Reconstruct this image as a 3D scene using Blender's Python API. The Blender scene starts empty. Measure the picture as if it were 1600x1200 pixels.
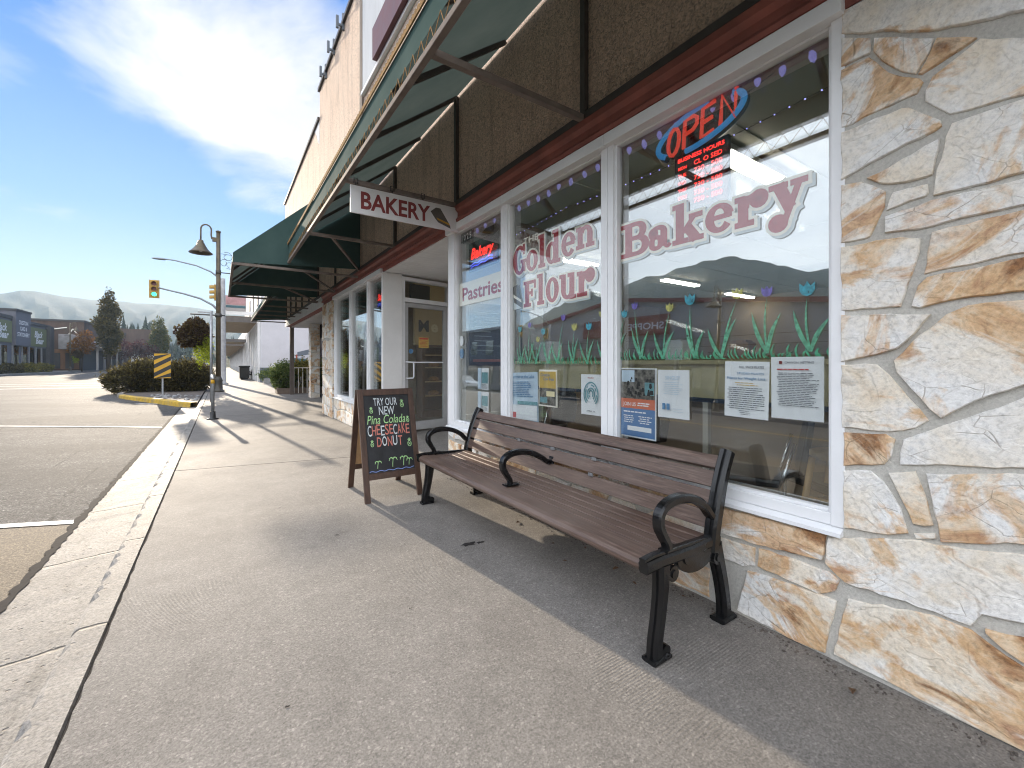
import bpy, bmesh, math, random
from mathutils import Vector, Matrix
R = math.radians
scene = bpy.context.scene
COL = scene.collection
rnd = random.Random(7)

# ------------------------------------------------------------------ helpers
ORIG = {}
def tag(o, label=None, cat=None, group=None, kind=None):
    if label: o['label'] = label
    if cat: o['category'] = cat
    if group: o['group'] = group
    if kind: o['kind'] = kind
    return o

def thing(name, label, cat, loc=(0, 0, 0), rz=0.0, group=None):
    o = bpy.data.objects.new(name, None)
    o.empty_display_size = 0.1
    COL.objects.link(o)
    o.location = loc
    o.rotation_euler = (0, 0, rz)
    ORIG[o.name] = Vector(loc)
    return tag(o, label, cat, group)

def root_of(o):
    while o.parent: o = o.parent
    return o

class Fr:
    """a plane in space: origin, right, up, outward normal"""
    def __init__(s, o, u, v, n):
        s.o, s.u, s.v, s.n = Vector(o), Vector(u), Vector(v), Vector(n)
    def __call__(s, a, b, c=0.0):
        return s.o + s.u * a + s.v * b + s.n * c

class MB:
    def __init__(s):
        s.bm = bmesh.new()
        s.al = None
    def face(s, pts, mi=0):
        try:
            f = s.bm.faces.new([s.bm.verts.new(p) for p in pts]); f.material_index = mi
            return f
        except ValueError:
            return None
    def box(s, x0, x1, y0, y1, z0, z1, mi=0):
        if x0 > x1: x0, x1 = x1, x0
        if y0 > y1: y0, y1 = y1, y0
        if z0 > z1: z0, z1 = z1, z0
        v = [s.bm.verts.new(p) for p in ((x0,y0,z0),(x1,y0,z0),(x1,y1,z0),(x0,y1,z0),(x0,y0,z1),(x1,y0,z1),(x1,y1,z1),(x0,y1,z1))]
        for q in ((3,2,1,0),(4,5,6,7),(0,1,5,4),(1,2,6,5),(2,3,7,6),(3,0,4,7)):
            s.bm.faces.new([v[i] for i in q]).material_index = mi
        return s
    def hexa(s, p, mi=0):
        v = [s.bm.verts.new(q) for q in p]
        for q in ((3,2,1,0),(4,5,6,7),(0,1,5,4),(1,2,6,5),(2,3,7,6),(3,0,4,7)):
            s.bm.faces.new([v[i] for i in q]).material_index = mi
        return s
    def bar(s, a, b, w, h=None, up=(0,0,1), mi=0):
        a, b = Vector(a), Vector(b); h = h or w
        d = (b - a).normalized(); u = Vector(up)
        if abs(d.dot(u)) > .98: u = Vector((1,0,0))
        sd = d.cross(u).normalized(); u = sd.cross(d).normalized()
        p = []
        for q in (a, b):
            p += [q - sd*w/2 - u*h/2, q + sd*w/2 - u*h/2, q + sd*w/2 + u*h/2, q - sd*w/2 + u*h/2]
        return s.hexa(p, mi)
    def tube(s, pts, r, n=8, caps=True, mi=0):
        pts = [Vector(p) for p in pts]
        rs = r if isinstance(r, (list, tuple)) else [r]*len(pts)
        rings = []; ref = None
        for i, p in enumerate(pts):
            d = (pts[min(i+1, len(pts)-1)] - pts[max(i-1, 0)]).normalized()
            if ref is None:
                ref = Vector((0,0,1)) if abs(d.z) < .9 else Vector((1,0,0))
            a = (ref - d*ref.dot(d)).normalized(); b = d.cross(a); ref = a
            rings.append([s.bm.verts.new(p + (a*math.cos(t) + b*math.sin(t))*rs[i]) for t in [2*math.pi*k/n for k in range(n)]])
        for i in range(len(rings)-1):
            for k in range(n):
                f = s.bm.faces.new((rings[i][k], rings[i][(k+1)%n], rings[i+1][(k+1)%n], rings[i+1][k])); f.smooth = True; f.material_index = mi
        if caps:
            for ring, flip in ((rings[0], True), (rings[-1], False)):
                f = s.bm.faces.new(ring[::-1] if flip else ring); f.material_index = mi
        return s
    def lathe(s, prof, c=(0,0,0), n=16, mi=0, smooth=True):
        c = Vector(c); rings = []
        for r, z in prof:
            rings.append([s.bm.verts.new(c + Vector((max(r,1e-4)*math.cos(2*math.pi*k/n), max(r,1e-4)*math.sin(2*math.pi*k/n), z))) for k in range(n)])
        for i in range(len(rings)-1):
            for k in range(n):
                f = s.bm.faces.new((rings[i][k], rings[i][(k+1)%n], rings[i+1][(k+1)%n], rings[i+1][k])); f.smooth = smooth; f.material_index = mi
        s.bm.faces.new(rings[0][::-1]).material_index = mi
        s.bm.faces.new(rings[-1]).material_index = mi
        return s
    def prism(s, poly, fr, c0, c1, mi=0):
        """polygon (a,b) in frame fr, pushed from depth c0 to c1"""
        A = [s.bm.verts.new(fr(a, b, c0)) for a, b in poly]
        B = [s.bm.verts.new(fr(a, b, c1)) for a, b in poly]
        n = len(poly)
        s.bm.faces.new(A).material_index = mi; s.bm.faces.new(B[::-1]).material_index = mi
        for i in range(n):
            s.bm.faces.new((A[i], B[i], B[(i+1)%n], A[(i+1)%n])).material_index = mi
        return s
    def text(s, t, fr, size, depth=0.0, shear=0.0, bold=0.0, align='CENTER', c=0.0, width=None, mi=0, rot=0.0):
        vs, fs = text_mesh(t, shear, bold, align)
        if not vs: return s
        w = max(v[0] for v in vs) - min(v[0] for v in vs)
        k = size; kx = size
        if width: kx = width / max(w, 1e-6)
        cr, sr = math.cos(rot), math.sin(rot)
        def P(x, y, e):
            x, y = x*kx, y*k
            return fr(x*cr - y*sr, x*sr + y*cr, c + e)
        V = [s.bm.verts.new(P(x, y, depth)) for x, y in vs]
        for f in fs:
            try:
                g = s.bm.faces.new([V[i] for i in f]); g.material_index = mi
            except ValueError: pass
        return s
    def build(s, name, mats, parent=None, smooth=False, bevel=0.0, seg=2, fixn=True):
        if fixn: bmesh.ops.recalc_face_normals(s.bm, faces=s.bm.faces[:])
        if parent is not None:
            o0 = ORIG.get(root_of(parent).name, Vector((0,0,0)))
            if o0.length: bmesh.ops.translate(s.bm, verts=s.bm.verts[:], vec=-o0)
        me = bpy.data.meshes.new(name)
        if smooth:
            for f in s.bm.faces: f.smooth = True
        s.bm.to_mesh(me); s.bm.free()
        o = bpy.data.objects.new(name, me); COL.objects.link(o)
        for m in (mats if isinstance(mats, (list, tuple)) else [mats]): me.materials.append(m)
        if parent is not None: o.parent = parent
        if bevel:
            b = o.modifiers.new('bevel', 'BEVEL'); b.width = bevel; b.segments = seg; b.limit_method = 'ANGLE'; b.angle_limit = R(35)
            b.harden_normals = False
        return o

_TC = {}
def text_mesh(t, shear, bold, align):
    key = (t, shear, bold, align)
    if key in _TC: return _TC[key]
    cu = bpy.data.curves.new('lettering_curve', 'FONT')
    cu.body = t; cu.shear = shear; cu.offset = bold; cu.align_x = align; cu.resolution_u = 3
    o = bpy.data.objects.new('lettering_tmp', cu); COL.objects.link(o)
    bpy.context.view_layer.update()
    dg = bpy.context.evaluated_depsgraph_get()
    me = o.evaluated_get(dg).to_mesh()
    vs = [(v.co.x, v.co.y) for v in me.vertices]; fs = [tuple(p.vertices) for p in me.polygons]
    o.evaluated_get(dg).to_mesh_clear()
    bpy.data.objects.remove(o); bpy.data.curves.remove(cu)
    _TC[key] = (vs, fs)
    return vs, fs

def copy_tree(o, parent=None):
    c = o.copy(); COL.objects.link(c)
    if parent is not None: c.parent = parent
    for ch in list(o.children): copy_tree(ch, c)
    return c

# ------------------------------------------------------------------ materials
M = {}
class NT:
    def __init__(s, name):
        s.m = bpy.data.materials.new(name); s.m.use_nodes = True
        s.t = s.m.node_tree; s.t.nodes.clear(); s.L = s.t.links
        s.out = s.n('ShaderNodeOutputMaterial')
    def n(s, typ, **kw):
        x = s.t.nodes.new(typ)
        for k, v in kw.items():
            if k.startswith('i_'):
                key = k[2:]; key = int(key) if key.isdigit() else key.replace('_', ' ')
                x.inputs[key].default_value = v
            else: setattr(x, k, v)
        return x
    def l(s, a, b): s.L.new(a, b)
    def ramp(s, fac, stops, interp='LINEAR'):
        r = s.n('ShaderNodeValToRGB'); r.color_ramp.interpolation = interp
        e = r.color_ramp.elements
        while len(e) < len(stops): e.new(.5)
        for el, (p, c) in zip(e, stops):
            el.position = p; el.color = (c, c, c, 1) if isinstance(c, (int, float)) else (*c, 1)
        s.l(fac, r.inputs[0]); return r.outputs[0]
    def coord(s, scale=(1,1,1), kind='Object', rot=(0,0,0)):
        tc = s.n('ShaderNodeTexCoord'); mp = s.n('ShaderNodeMapping')
        mp.inputs['Scale'].default_value = scale; mp.inputs['Rotation'].default_value = rot
        s.l(tc.outputs[kind], mp.inputs[0]); return mp.outputs[0]
    def noise(s, vec, scale, detail=4, rough=.55, dist=0.0):
        x = s.n('ShaderNodeTexNoise'); x.inputs['Scale'].default_value = scale; x.inputs['Detail'].default_value = detail
        x.inputs['Roughness'].default_value = rough; x.inputs['Distortion'].default_value = dist
        if vec is not None: s.l(vec, x.inputs['Vector'])
        return x.outputs['Fac']
    def math(s, op, a, b=None, clamp=False):
        x = s.n('ShaderNodeMath', operation=op); x.use_clamp = clamp
        for i, v in enumerate((a, b)):
            if v is None: continue
            if isinstance(v, (int, float)): x.inputs[i].default_value = v
            else: s.l(v, x.inputs[i])
        return x.outputs[0]
    def mix(s, fac, a, b, mode='MIX'):
        x = s.n('ShaderNodeMix', data_type='RGBA', blend_type=mode); x.clamp_factor = True
        for i, v in ((0, fac), (6, a), (7, b)):
            if isinstance(v, (int, float)): x.inputs[i].default_value = v if i == 0 else (v, v, v, 1)
            elif isinstance(v, tuple): x.inputs[i].default_value = (*v[:3], 1)
            else: s.l(v, x.inputs[i])
        return x.outputs[2]
    def bump(s, h, strength=.3, dist=.01, normal=None):
        b = s.n('ShaderNodeBump'); b.inputs['Strength'].default_value = strength; b.inputs['Distance'].default_value = dist
        s.l(h, b.inputs['Height'])
        if normal is not None: s.l(normal, b.inputs['Normal'])
        return b.outputs[0]
    def pbsdf(s, col, rough=.6, metal=0, normal=None, spec=.5, **kw):
        p = s.n('ShaderNodeBsdfPrincipled')
        for key, v in (('Base Color', col), ('Roughness', rough), ('Metallic', metal), ('Specular IOR Level', spec)):
            if isinstance(v, (int, float)): p.inputs[key].default_value = (v, v, v, 1) if key == 'Base Color' else v
            elif isinstance(v, tuple): p.inputs[key].default_value = (*v[:3], 1)
            else: s.l(v, p.inputs[key])
        if normal is not None: s.l(normal, p.inputs['Normal'])
        for k, v in kw.items(): p.inputs[k.replace('_', ' ')].default_value = v
        return p
    def fin(s, sh):
        s.l(sh.outputs[0] if hasattr(sh, 'outputs') else sh, s.out.inputs[0]); return s.m

def plain(name, col, rough=.55, metal=0, var=.25, vscale=6.0, bump=0.0, bscale=60.0, spec=.5, stretch=(1,1,1), dirt=None, **kw):
    t = NT(name); c = t.coord(stretch)
    n1 = t.noise(c, vscale, 5, .6)
    f = t.ramp(n1, [(.3, 1-var), (.7, 1+var*.6)])
    base = t.mix(1.0, col, f, 'MULTIPLY')
    if dirt:
        n3 = t.noise(c, vscale*.35, 6, .65)
        base = t.mix(t.ramp(n3, [(.5, 0.0), (.72, dirt[1])]), base, dirt[0])
    nn = t.bump(t.noise(c, bscale, 3), bump, .01) if bump else None
    rr = t.math('ADD', t.math('MULTIPLY', n1, .2), rough - .1, True)
    M[name] = t.fin(t.pbsdf(base, rr, metal, nn, spec, **kw)); return M[name]

def emit(name, col, strength, base=None):
    t = NT(name)
    p = t.pbsdf(base or col, .5)
    p.inputs['Emission Color'].default_value = (*col, 1); p.inputs['Emission Strength'].default_value = strength
    M[name] = t.fin(p); return M[name]

def leafmat(name, c1, c2, c3, trans=.35):
    t = NT(name)
    g = t.n('ShaderNodeNewGeometry')
    col = t.ramp(g.outputs['Random Per Island'], [(0.0, c1), (.55, c2), (1.0, c3)])
    d = t.pbsdf(col, .6, spec=.25)
    tr = t.n('ShaderNodeBsdfTranslucent'); t.l(col, tr.inputs[0])
    mx = t.n('ShaderNodeMixShader', i_0=trans); t.l(d.outputs[0], mx.inputs[1]); t.l(tr.outputs[0], mx.inputs[2])
    M[name] = t.fin(mx); return M[name]

def glasspaint(name, col):
    t = NT(name); n = t.noise(t.coord(), 45, 4, .6)
    p = t.pbsdf(t.mix(1.0, col, t.ramp(n, [(.3, .75), (.7, 1.2)]), 'MULTIPLY'), .5)
    tr = t.n('ShaderNodeBsdfTransparent'); mx = t.n('ShaderNodeMixShader')
    t.l(t.ramp(n, [(.30, .50), (.65, .10)]), mx.inputs[0]); t.l(p.outputs[0], mx.inputs[1]); t.l(tr.outputs[0], mx.inputs[2])
    M[name] = t.fin(mx)

# --- ground surfaces
def m_sidewalk():
    t = NT('sidewalk_concrete'); c = t.coord()
    big = t.noise(c, .55, 6, .62); mid = t.noise(c, 4.0, 6, .65); fine = t.noise(c, 120, 6, .9)
    col = t.ramp(big, [(.25, (.172, .157, .141)), (.5, (.205, .189, .171)), (.75, (.238, .221, .202))])
    col = t.mix(.75, col, t.ramp(mid, [(.3, .80), (.52, 1.0), (.75, 1.13)]), 'MULTIPLY')
    col = t.mix(.85, col, t.ramp(fine, [(.34, .42), (.5, 1.0), (.66, 1.55)]), 'MULTIPLY')
    for sc_, am in ((80, .26), (150, .36)):     # exposed sand and small stones
        va = t.n('ShaderNodeTexVoronoi'); va.inputs['Scale'].default_value = sc_; t.l(c, va.inputs['Vector'])
        sv = t.n('ShaderNodeSeparateColor'); t.l(va.outputs['Color'], sv.inputs[0])
        col = t.mix(am, col, t.ramp(sv.outputs[0], [(.0, .50), (.35, .86), (.7, 1.08), (.93, 1.2), (1.0, 2.0)]), 'MULTIPLY')
    st = t.noise(c, 3.2, 8, .72, .8)                       # old stains
    col = t.mix(t.ramp(st, [(.58, 0.0), (.70, .30)]), col, (.105, .096, .088))
    v = t.n('ShaderNodeTexVoronoi'); v.inputs['Scale'].default_value = 70; t.l(c, v.inputs['Vector'])
    pk = t.ramp(v.outputs['Distance'], [(.05, 1.0), (.14, 0.0)])
    sel = t.ramp(t.noise(c, 7.0, 2), [(.55, 0.0), (.62, 1.0)])
    col = t.mix(t.math('MULTIPLY', t.math('MULTIPLY', pk, sel), .55), col, (.45, .43, .40))
    v3 = t.n('ShaderNodeTexVoronoi'); v3.inputs['Scale'].default_value = 33; t.l(c, v3.inputs['Vector'])
    pit = t.ramp(v3.outputs['Distance'], [(.05, 1.0), (.13, 0.0)])
    sel3 = t.ramp(t.noise(t.coord((1.3, 1.1, 1)), 3.0, 3), [(.52, 0.0), (.60, 1.0)])
    pit = t.math('MULTIPLY', pit, sel3)
    col = t.mix(t.math('MULTIPLY', pit, .6), col, (.09, .08, .07))
    # joints between slabs
    sx = t.n('ShaderNodeSeparateXYZ'); t.l(c, sx.inputs[0])
    yy = t.math('ADD', t.math('ADD', sx.outputs[1], t.math('MULTIPLY', sx.outputs[0], .2)), t.math('MULTIPLY', t.noise(c, 6, 3), .035))
    jd = t.math('ABSOLUTE', t.math('SUBTRACT', t.math('FRACT', t.math('DIVIDE', t.math('SUBTRACT', yy, 6.25-30.5), 6.1)), .5))
    j = t.ramp(t.math('SUBTRACT', .5, jd), [(0.0, 1.0), (.0014, 1.0), (.0026, 0.0)])
    col = t.mix(t.math('MULTIPLY', j, .8), col, (.05, .045, .04))
    # the raked surface left by the broom, in patches
    w = t.n('ShaderNodeTexWave', wave_type='BANDS', bands_direction='Y'); w.inputs['Scale'].default_value = 22; w.inputs['Distortion'].default_value = 1.4; w.inputs['Detail Scale'].default_value = 3
    t.l(c, w.inputs['Vector'])
    pat = t.ramp(t.noise(c, 1.3, 3), [(.42, 0.0), (.62, 1.0)])
    h = t.math('ADD', t.math('MULTIPLY', fine, .55), t.math('MULTIPLY', t.math('MULTIPLY', w.outputs['Fac'], pat), .30))
    h = t.math('SUBTRACT', h, t.math('ADD', t.math('MULTIPLY', j, 2.5), t.math('MULTIPLY', pit, .8)))
    h = t.math('ADD', h, t.math('MULTIPLY', mid, .5))
    M['sidewalk'] = t.fin(t.pbsdf(col, .8, 0, t.bump(h, .8, .005), .2))

def m_kerb(name, base, stain, bumpd):
    t = NT(name); c = t.coord()
    n1 = t.noise(c, 3.0, 7, .68); fine = t.noise(c, 70, 5, .8)
    n2 = t.noise(t.coord((3, .6, 1)), 2.2, 7, .7)
    col = t.mix(t.ramp(n1, [(.35, 0.0), (.7, 1.0)]), base, tuple(x*.68 for x in base))
    col = t.mix(t.ramp(n2, [(.56, 0.0), (.68, .7)]), col, stain)
    col = t.mix(.75, col, t.ramp(fine, [(.36, .45), (.5, 1.0), (.64, 1.5)]), 'MULTIPLY')
    v = t.n('ShaderNodeTexVoronoi'); v.inputs['Scale'].default_value = 24; t.l(c, v.inputs['Vector'])
    pit = t.math('MULTIPLY', t.ramp(v.outputs['Distance'], [(.08, 1.0), (.22, 0.0)]), t.ramp(t.noise(c, 5, 3), [(.5, 0.0), (.58, 1.0)]))
    col = t.mix(t.math('MULTIPLY', pit, .55), col, (.07, .065, .06))
    sx = t.n('ShaderNodeSeparateXYZ'); t.l(c, sx.inputs[0])
    yy = t.math('ADD', sx.outputs[1], t.math('MULTIPLY', t.noise(c, 9, 3), .05))
    jd = t.math('ABSOLUTE', t.math('SUBTRACT', t.math('FRACT', t.math('DIVIDE', t.math('ADD', yy, 20.35), 1.22)), .5))
    j = t.ramp(t.math('SUBTRACT', .5, jd), [(0.0, 1.0), (.005, .9), (.011, 0.0)])
    col = t.mix(t.math('MULTIPLY', j, .75), col, (.04, .036, .032))
    h = t.math('ADD', t.math('MULTIPLY', fine, .5), t.math('MULTIPLY', n1, 1.3))
    h = t.math('SUBTRACT', h, t.math('ADD', t.math('MULTIPLY', pit, 1.0), t.math('MULTIPLY', j, 2)))
    M[name] = t.fin(t.pbsdf(col, .72, 0, t.bump(h, .8, bumpd), .22))

def m_asphalt():
    t = NT('street_asphalt'); c = t.coord()
    big = t.noise(c, .25, 6, .6); mid = t.noise(c, 2.2, 6, .7); fine = t.noise(c, 85, 4, .85)
    col = t.ramp(big, [(.3, (.088, .084, .080)), (.7, (.128, .123, .117))])
    col = t.mix(.7, col, t.ramp(mid, [(.3, .72), (.7, 1.2)]), 'MULTIPLY')
    col = t.mix(.9, col, t.ramp(fine, [(.32, .45), (.5, .95), (.7, 1.9)]), 'MULTIPLY')
    for sc_, am in ((70, .75), (130, .6)):
        va = t.n('ShaderNodeTexVoronoi'); va.inputs['Scale'].default_value = sc_; t.l(c, va.inputs['Vector'])
        sv = t.n('ShaderNodeSeparateColor'); t.l(va.outputs['Color'], sv.inputs[0])
        col = t.mix(am, col, t.ramp(sv.outputs[0], [(.0, .35), (.4, .8), (.75, 1.1), (.93, 1.4), (1.0, 3.2)]), 'MULTIPLY')
    pt = t.ramp(t.noise(t.coord((.35, 1, 1)), .5, 4, .55), [(.50, 0.0), (.515, .35)])   # darker tar patches
    col = t.mix(pt, col, (.052, .05, .048))
    v = t.n('ShaderNodeTexVoronoi', feature='DISTANCE_TO_EDGE'); v.inputs['Scale'].default_value = .9
    cw = t.n('ShaderNodeMixRGB', blend_type='ADD'); cw.inputs[0].default_value = .35
    t.l(c, cw.inputs[1]); t.l(t.n('ShaderNodeTexNoise', i_Scale=2.5).outputs[1], cw.inputs[2]); t.l(cw.outputs[0], v.inputs['Vector'])
    crack = t.math('MULTIPLY', t.ramp(v.outputs['Distance'], [(0.0, 1.0), (.012, 0.0)]), t.ramp(mid, [(.45, 0.0), (.55, .8)]))
    col = t.mix(crack, col, (.02, .02, .02))
    h = t.math('SUBTRACT', t.math('ADD', fine, t.math('MULTIPLY', mid, .6)), crack)
    M['asphalt'] = t.fin(t.pbsdf(col, .85, 0, t.bump(h, .7, .010), .12))
    t = NT('brown_patch'); c = t.coord()
    fine = t.noise(c, 75, 4, .8); mid = t.noise(c, 3, 5, .6)
    col = t.ramp(fine, [(.32, (.03, .025, .02)), (.5, (.12, .092, .062)), (.68, (.30, .24, .16))])
    col = t.mix(.6, col, t.ramp(mid, [(.3, .7), (.7, 1.15)]), 'MULTIPLY')
    M['patch'] = t.fin(t.pbsdf(col, .8, 0, t.bump(fine, .8, .012), .3))

def m_stone():
    t = NT('flagstone')
    tc = t.n('ShaderNodeTexCoord'); at = t.n('ShaderNodeAttribute', attribute_name='stone')
    sp = t.n('ShaderNodeSeparateColor'); t.l(at.outputs['Color'], sp.inputs[0])
    r, g, b = sp.outputs
    ang = t.math('MULTIPLY', t.math('SUBTRACT', r, .5), 2.2)
    vr = t.n('ShaderNodeVectorRotate', rotation_type='X_AXIS'); t.l(tc.outputs['Object'], vr.inputs['Vector']); t.l(ang, vr.inputs['Angle'])
    off = t.n('ShaderNodeVectorMath', operation='ADD'); t.l(vr.outputs[0], off.inputs[0])
    cv = t.n('ShaderNodeCombineXYZ'); t.l(t.math('MULTIPLY', g, 37.0), cv.inputs[0]); t.l(t.math('MULTIPLY', r, 11.0), cv.inputs[2]); t.l(cv.outputs[0], off.inputs[1])
    mp = t.n('ShaderNodeMapping'); mp.inputs['Scale'].default_value = (1, 1.0, 1.8); t.l(off.outputs[0], mp.inputs[0])
    st = t.noise(mp.outputs[0], 2.4, 8, .60, 1.2)
    st2 = t.noise(mp.outputs[0], 5.0, 8, .62, 1.8)
    blot = t.noise(off.outputs[0], 2.6, 6, .6, .5)
    fine = t.noise(off.outputs[0], 60, 5, .7)
    base = t.ramp(blot, [(.28, (.70, .57, .42)), (.43, (.79, .715, .60)), (.60, (.81, .80, .775))])
    base = t.mix(.5, base, t.ramp(st2, [(.30, (.80, .70, .56)), (.42, (1.0, .985, .96)), (.75, (1.05, 1.05, 1.05))]), 'MULTIPLY')
    # golden iron streaks; b = how warm the stone is
    thr = t.math('SUBTRACT', .60, t.math('MULTIPLY', b, .21))
    k1 = t.math('MULTIPLY', t.math('SUBTRACT', st, thr), 13, True)
    gold = t.ramp(st2, [(.33, (.40, .17, .055)), (.48, (.62, .36, .15)), (.62, (.72, .53, .33))])
    col = t.mix(t.math('MULTIPLY', k1, .80), base, gold)
    thr2 = t.math('SUBTRACT', .71, t.math('MULTIPLY', b, .17))
    k2 = t.math('MULTIPLY', t.math('SUBTRACT', st, thr2), 12.0, True)
    col = t.mix(t.math('MULTIPLY', k2, .85), col, t.ramp(fine, [(.3, (.12, .045, .018)), (.7, (.34, .15, .05))]))
    grey = t.math('MULTIPLY', t.ramp(t.noise(off.outputs[0], 5.5, 8, .72, .8), [(.60, 0.0), (.72, .65)]), t.ramp(g, [(.55, 0.0), (.75, 1.0)]))
    col = t.mix(grey, col, (.22, .205, .19))
    col = t.mix(.85, col, t.ramp(fine, [(.3, .70), (.5, 1.0), (.7, 1.15)]), 'MULTIPLY')
    rl = t.n('ShaderNodeTexVoronoi', feature='DISTANCE_TO_EDGE'); rl.inputs['Scale'].default_value = 5.5     # cleavage lines
    wob = t.n('ShaderNodeMixRGB', blend_type='ADD'); wob.inputs[0].default_value = .22; t.l(mp.outputs[0], wob.inputs[1]); t.l(t.n('ShaderNodeTexNoise', i_Scale=6.0).outputs[1], wob.inputs[2]); t.l(wob.outputs[0], rl.inputs['Vector'])
    crk = t.math('MULTIPLY', t.ramp(rl.outputs['Distance'], [(0.0, 1.0), (.012, 0.0)]), t.ramp(blot, [(.5, 0.0), (.6, .55)]))
    col = t.mix(crk, col, (.30, .22, .14))
    step = t.ramp(t.noise(off.outputs[0], 7.0, 3, .5, .6), [(.44, 0.0), (.47, .5), (.56, .55), (.585, 1.0)])
    h = t.math('ADD', t.math('MULTIPLY', st2, .8), t.math('ADD', t.math('MULTIPLY', fine, .45), t.math('MULTIPLY', step, .55)))
    h = t.math('SUBTRACT', h, crk)
    M['stone'] = t.fin(t.pbsdf(col, .62, 0, t.bump(h, .55, .012), .35))
    t = NT('mortar'); c = t.coord(); f = t.noise(c, 90, 4, .7); m = t.noise(c, 5, 5)
    col = t.mix(.7, t.ramp(m, [(.3, (.46, .44, .395)), (.7, (.58, .56, .51))]), t.ramp(f, [(.3, .75), (.7, 1.2)]), 'MULTIPLY')
    M['mortar'] = t.fin(t.pbsdf(col, .85, 0, t.bump(f, .6, .008), .2))

def m_stucco():
    t = NT('tan_stucco'); c = t.coord()
    v = t.n('ShaderNodeTexNoise'); v.inputs['Scale'].default_value = 42; v.inputs['Detail'].default_value = 5; v.inputs['Roughness'].default_value = .72; v.inputs['Distortion'].default_value = 1.3
    t.l(c, v.inputs['Vector']); f = v.outputs['Fac']
    big = t.noise(c, .8, 5, .6)
    streak = t.noise(t.coord((1, 2.2, .22)), 3.0, 6, .65)
    col = t.ramp(big, [(.3, (.72, .54, .42)), (.7, (.77, .605, .48))])
    col = t.mix(.95, col, t.ramp(f, [(.38, .52), (.5, 1.0), (.60, 1.18)]), 'MULTIPLY')
    col = t.mix(t.ramp(streak, [(.50, 0.0), (.72, .5)]), col, (.24, .17, .125))
    M['stucco'] = t.fin(t.pbsdf(col, .85, 0, t.bump(f, 1.0, .03), .2))

def m_canvas():
    t = NT('green_canvas'); c = t.coord()
    n = t.noise(c, 1.6, 5, .6); w = t.noise(t.coord((300, 300, 300)), 1.0, 2)
    col = t.ramp(n, [(.3, (.050, .092, .085)), (.7, (.078, .128, .118))])
    d = t.pbsdf(col, .9, 0, t.bump(w, .2, .002), .04)
    tr = t.n('ShaderNodeBsdfTranslucent'); t.l(t.mix(1.0, col, (1.75, 1.25, 1.2), 'MULTIPLY'), tr.inputs[0])
    mx = t.n('ShaderNodeMixShader', i_0=.22); t.l(d.outputs[0], mx.inputs[1]); t.l(tr.outputs[0], mx.inputs[2])
    M['canvas'] = t.fin(mx)

def m_slat():
    t = NT('brown_slat'); c = t.coord((9, .55, 9))
    g = t.noise(c, 9.0, 7, .72, .5); fn = t.noise(t.coord((60, 1.6, 60)), 6, 5, .7)
    b2 = t.noise(t.coord(), 1.1, 4)
    col = t.ramp(g, [(.34, (.052, .030, .022)), (.52, (.108, .067, .050)), (.68, (.195, .135, .106))])
    col = t.mix(.6, col, t.ramp(fn, [(.3, .7), (.7, 1.25)]), 'MULTIPLY')
    col = t.mix(t.ramp(b2, [(.42, 0.0), (.66, .45)]), col, (.22, .165, .135))
    M['slat'] = t.fin(t.pbsdf(col, t.ramp(g, [(.3, .42), (.7, .56)]), 0, t.bump(t.math('ADD', g, fn), .25, .003), .45))

def m_glass(name, tint, k0, k1, rough=0.0, lean=0.0, one=False):
    t = NT(name)
    fr = t.n('ShaderNodeFresnel'); gb = t.n('ShaderNodeNewGeometry')
    t.l(t.math('ADD', 1.5, t.math('MULTIPLY', gb.outputs['Backfacing'], 1/1.5 - 1.5)), fr.inputs['IOR'])   # same curve on both faces
    wv = t.noise(t.coord((1, 1, 1)), .9, 1)
    nb = t.bump(wv, .02, .05)
    if lean:                                            # shading normal tilted so reflections sit lower; the panes stand upright
        va = t.n('ShaderNodeVectorMath', operation='ADD'); t.l(nb, va.inputs[0])
        t.l(t.n('ShaderNodeVectorMath', operation='SCALE', i_0=(0, 0, lean), i_3=1.0).outputs[0], va.inputs[1]); vn = t.n('ShaderNodeVectorMath', operation='NORMALIZE'); t.l(va.outputs[0], vn.inputs[0]); nb = vn.outputs[0]
    gl = t.n('ShaderNodeBsdfGlossy'); gl.inputs['Roughness'].default_value = rough; gl.inputs['Color'].default_value = (.97, .99, 1, 1); t.l(nb, gl.inputs['Normal'])
    tr = t.n('ShaderNodeBsdfTransparent'); tr.inputs[0].default_value = (*tint, 1)
    mx = t.n('ShaderNodeMixShader')
    fac = t.math('ADD', t.math('MULTIPLY', fr.outputs[0], k1), k0, True)
    if one: fac = t.math('MULTIPLY', fac, t.math('SUBTRACT', 1.0, gb.outputs['Backfacing']))     # coated on one face only
    t.l(fac, mx.inputs[0]); t.l(tr.outputs[0], mx.inputs[1]); t.l(gl.outputs[0], mx.inputs[2])
    M[name] = t.fin(mx)

m_sidewalk(); m_kerb('kerb', (.27, .25, .225), (.12, .11, .097), .014); m_kerb('gutter', (.27, .25, .225), (.10, .092, .08), .020)
m_asphalt(); m_stone(); m_stucco(); m_canvas(); m_slat()
m_glass('shop_glass', (.97, .98, .975), .012, .9, 0, .038)
m_glass('inner_glass', (.97, .98, .975), .25, 1.5, 0, .038, True)
m_glass('door_glass', (.88, .90, .88), .02, .8)
m_glass('far_glass', (.30, .33, .34), .12, 1.4)
plain('white_frame', (.86, .865, .87), .42, var=.05, vscale=4, bump=.03, dirt=((.60, .59, .57), .25))
plain('white_paint', (.78, .77, .75), .5, var=.10, vscale=2, bump=.06, bscale=90, dirt=((.45, .43, .40), .3))
plain('red_beam', (.29, .092, .068), .6, var=.3, vscale=5, bump=.12, bscale=35, dirt=((.16, .075, .06), .5))
plain('dark_bar', (.060, .050, .044), .5, var=.3, vscale=9, bump=.08)
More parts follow.
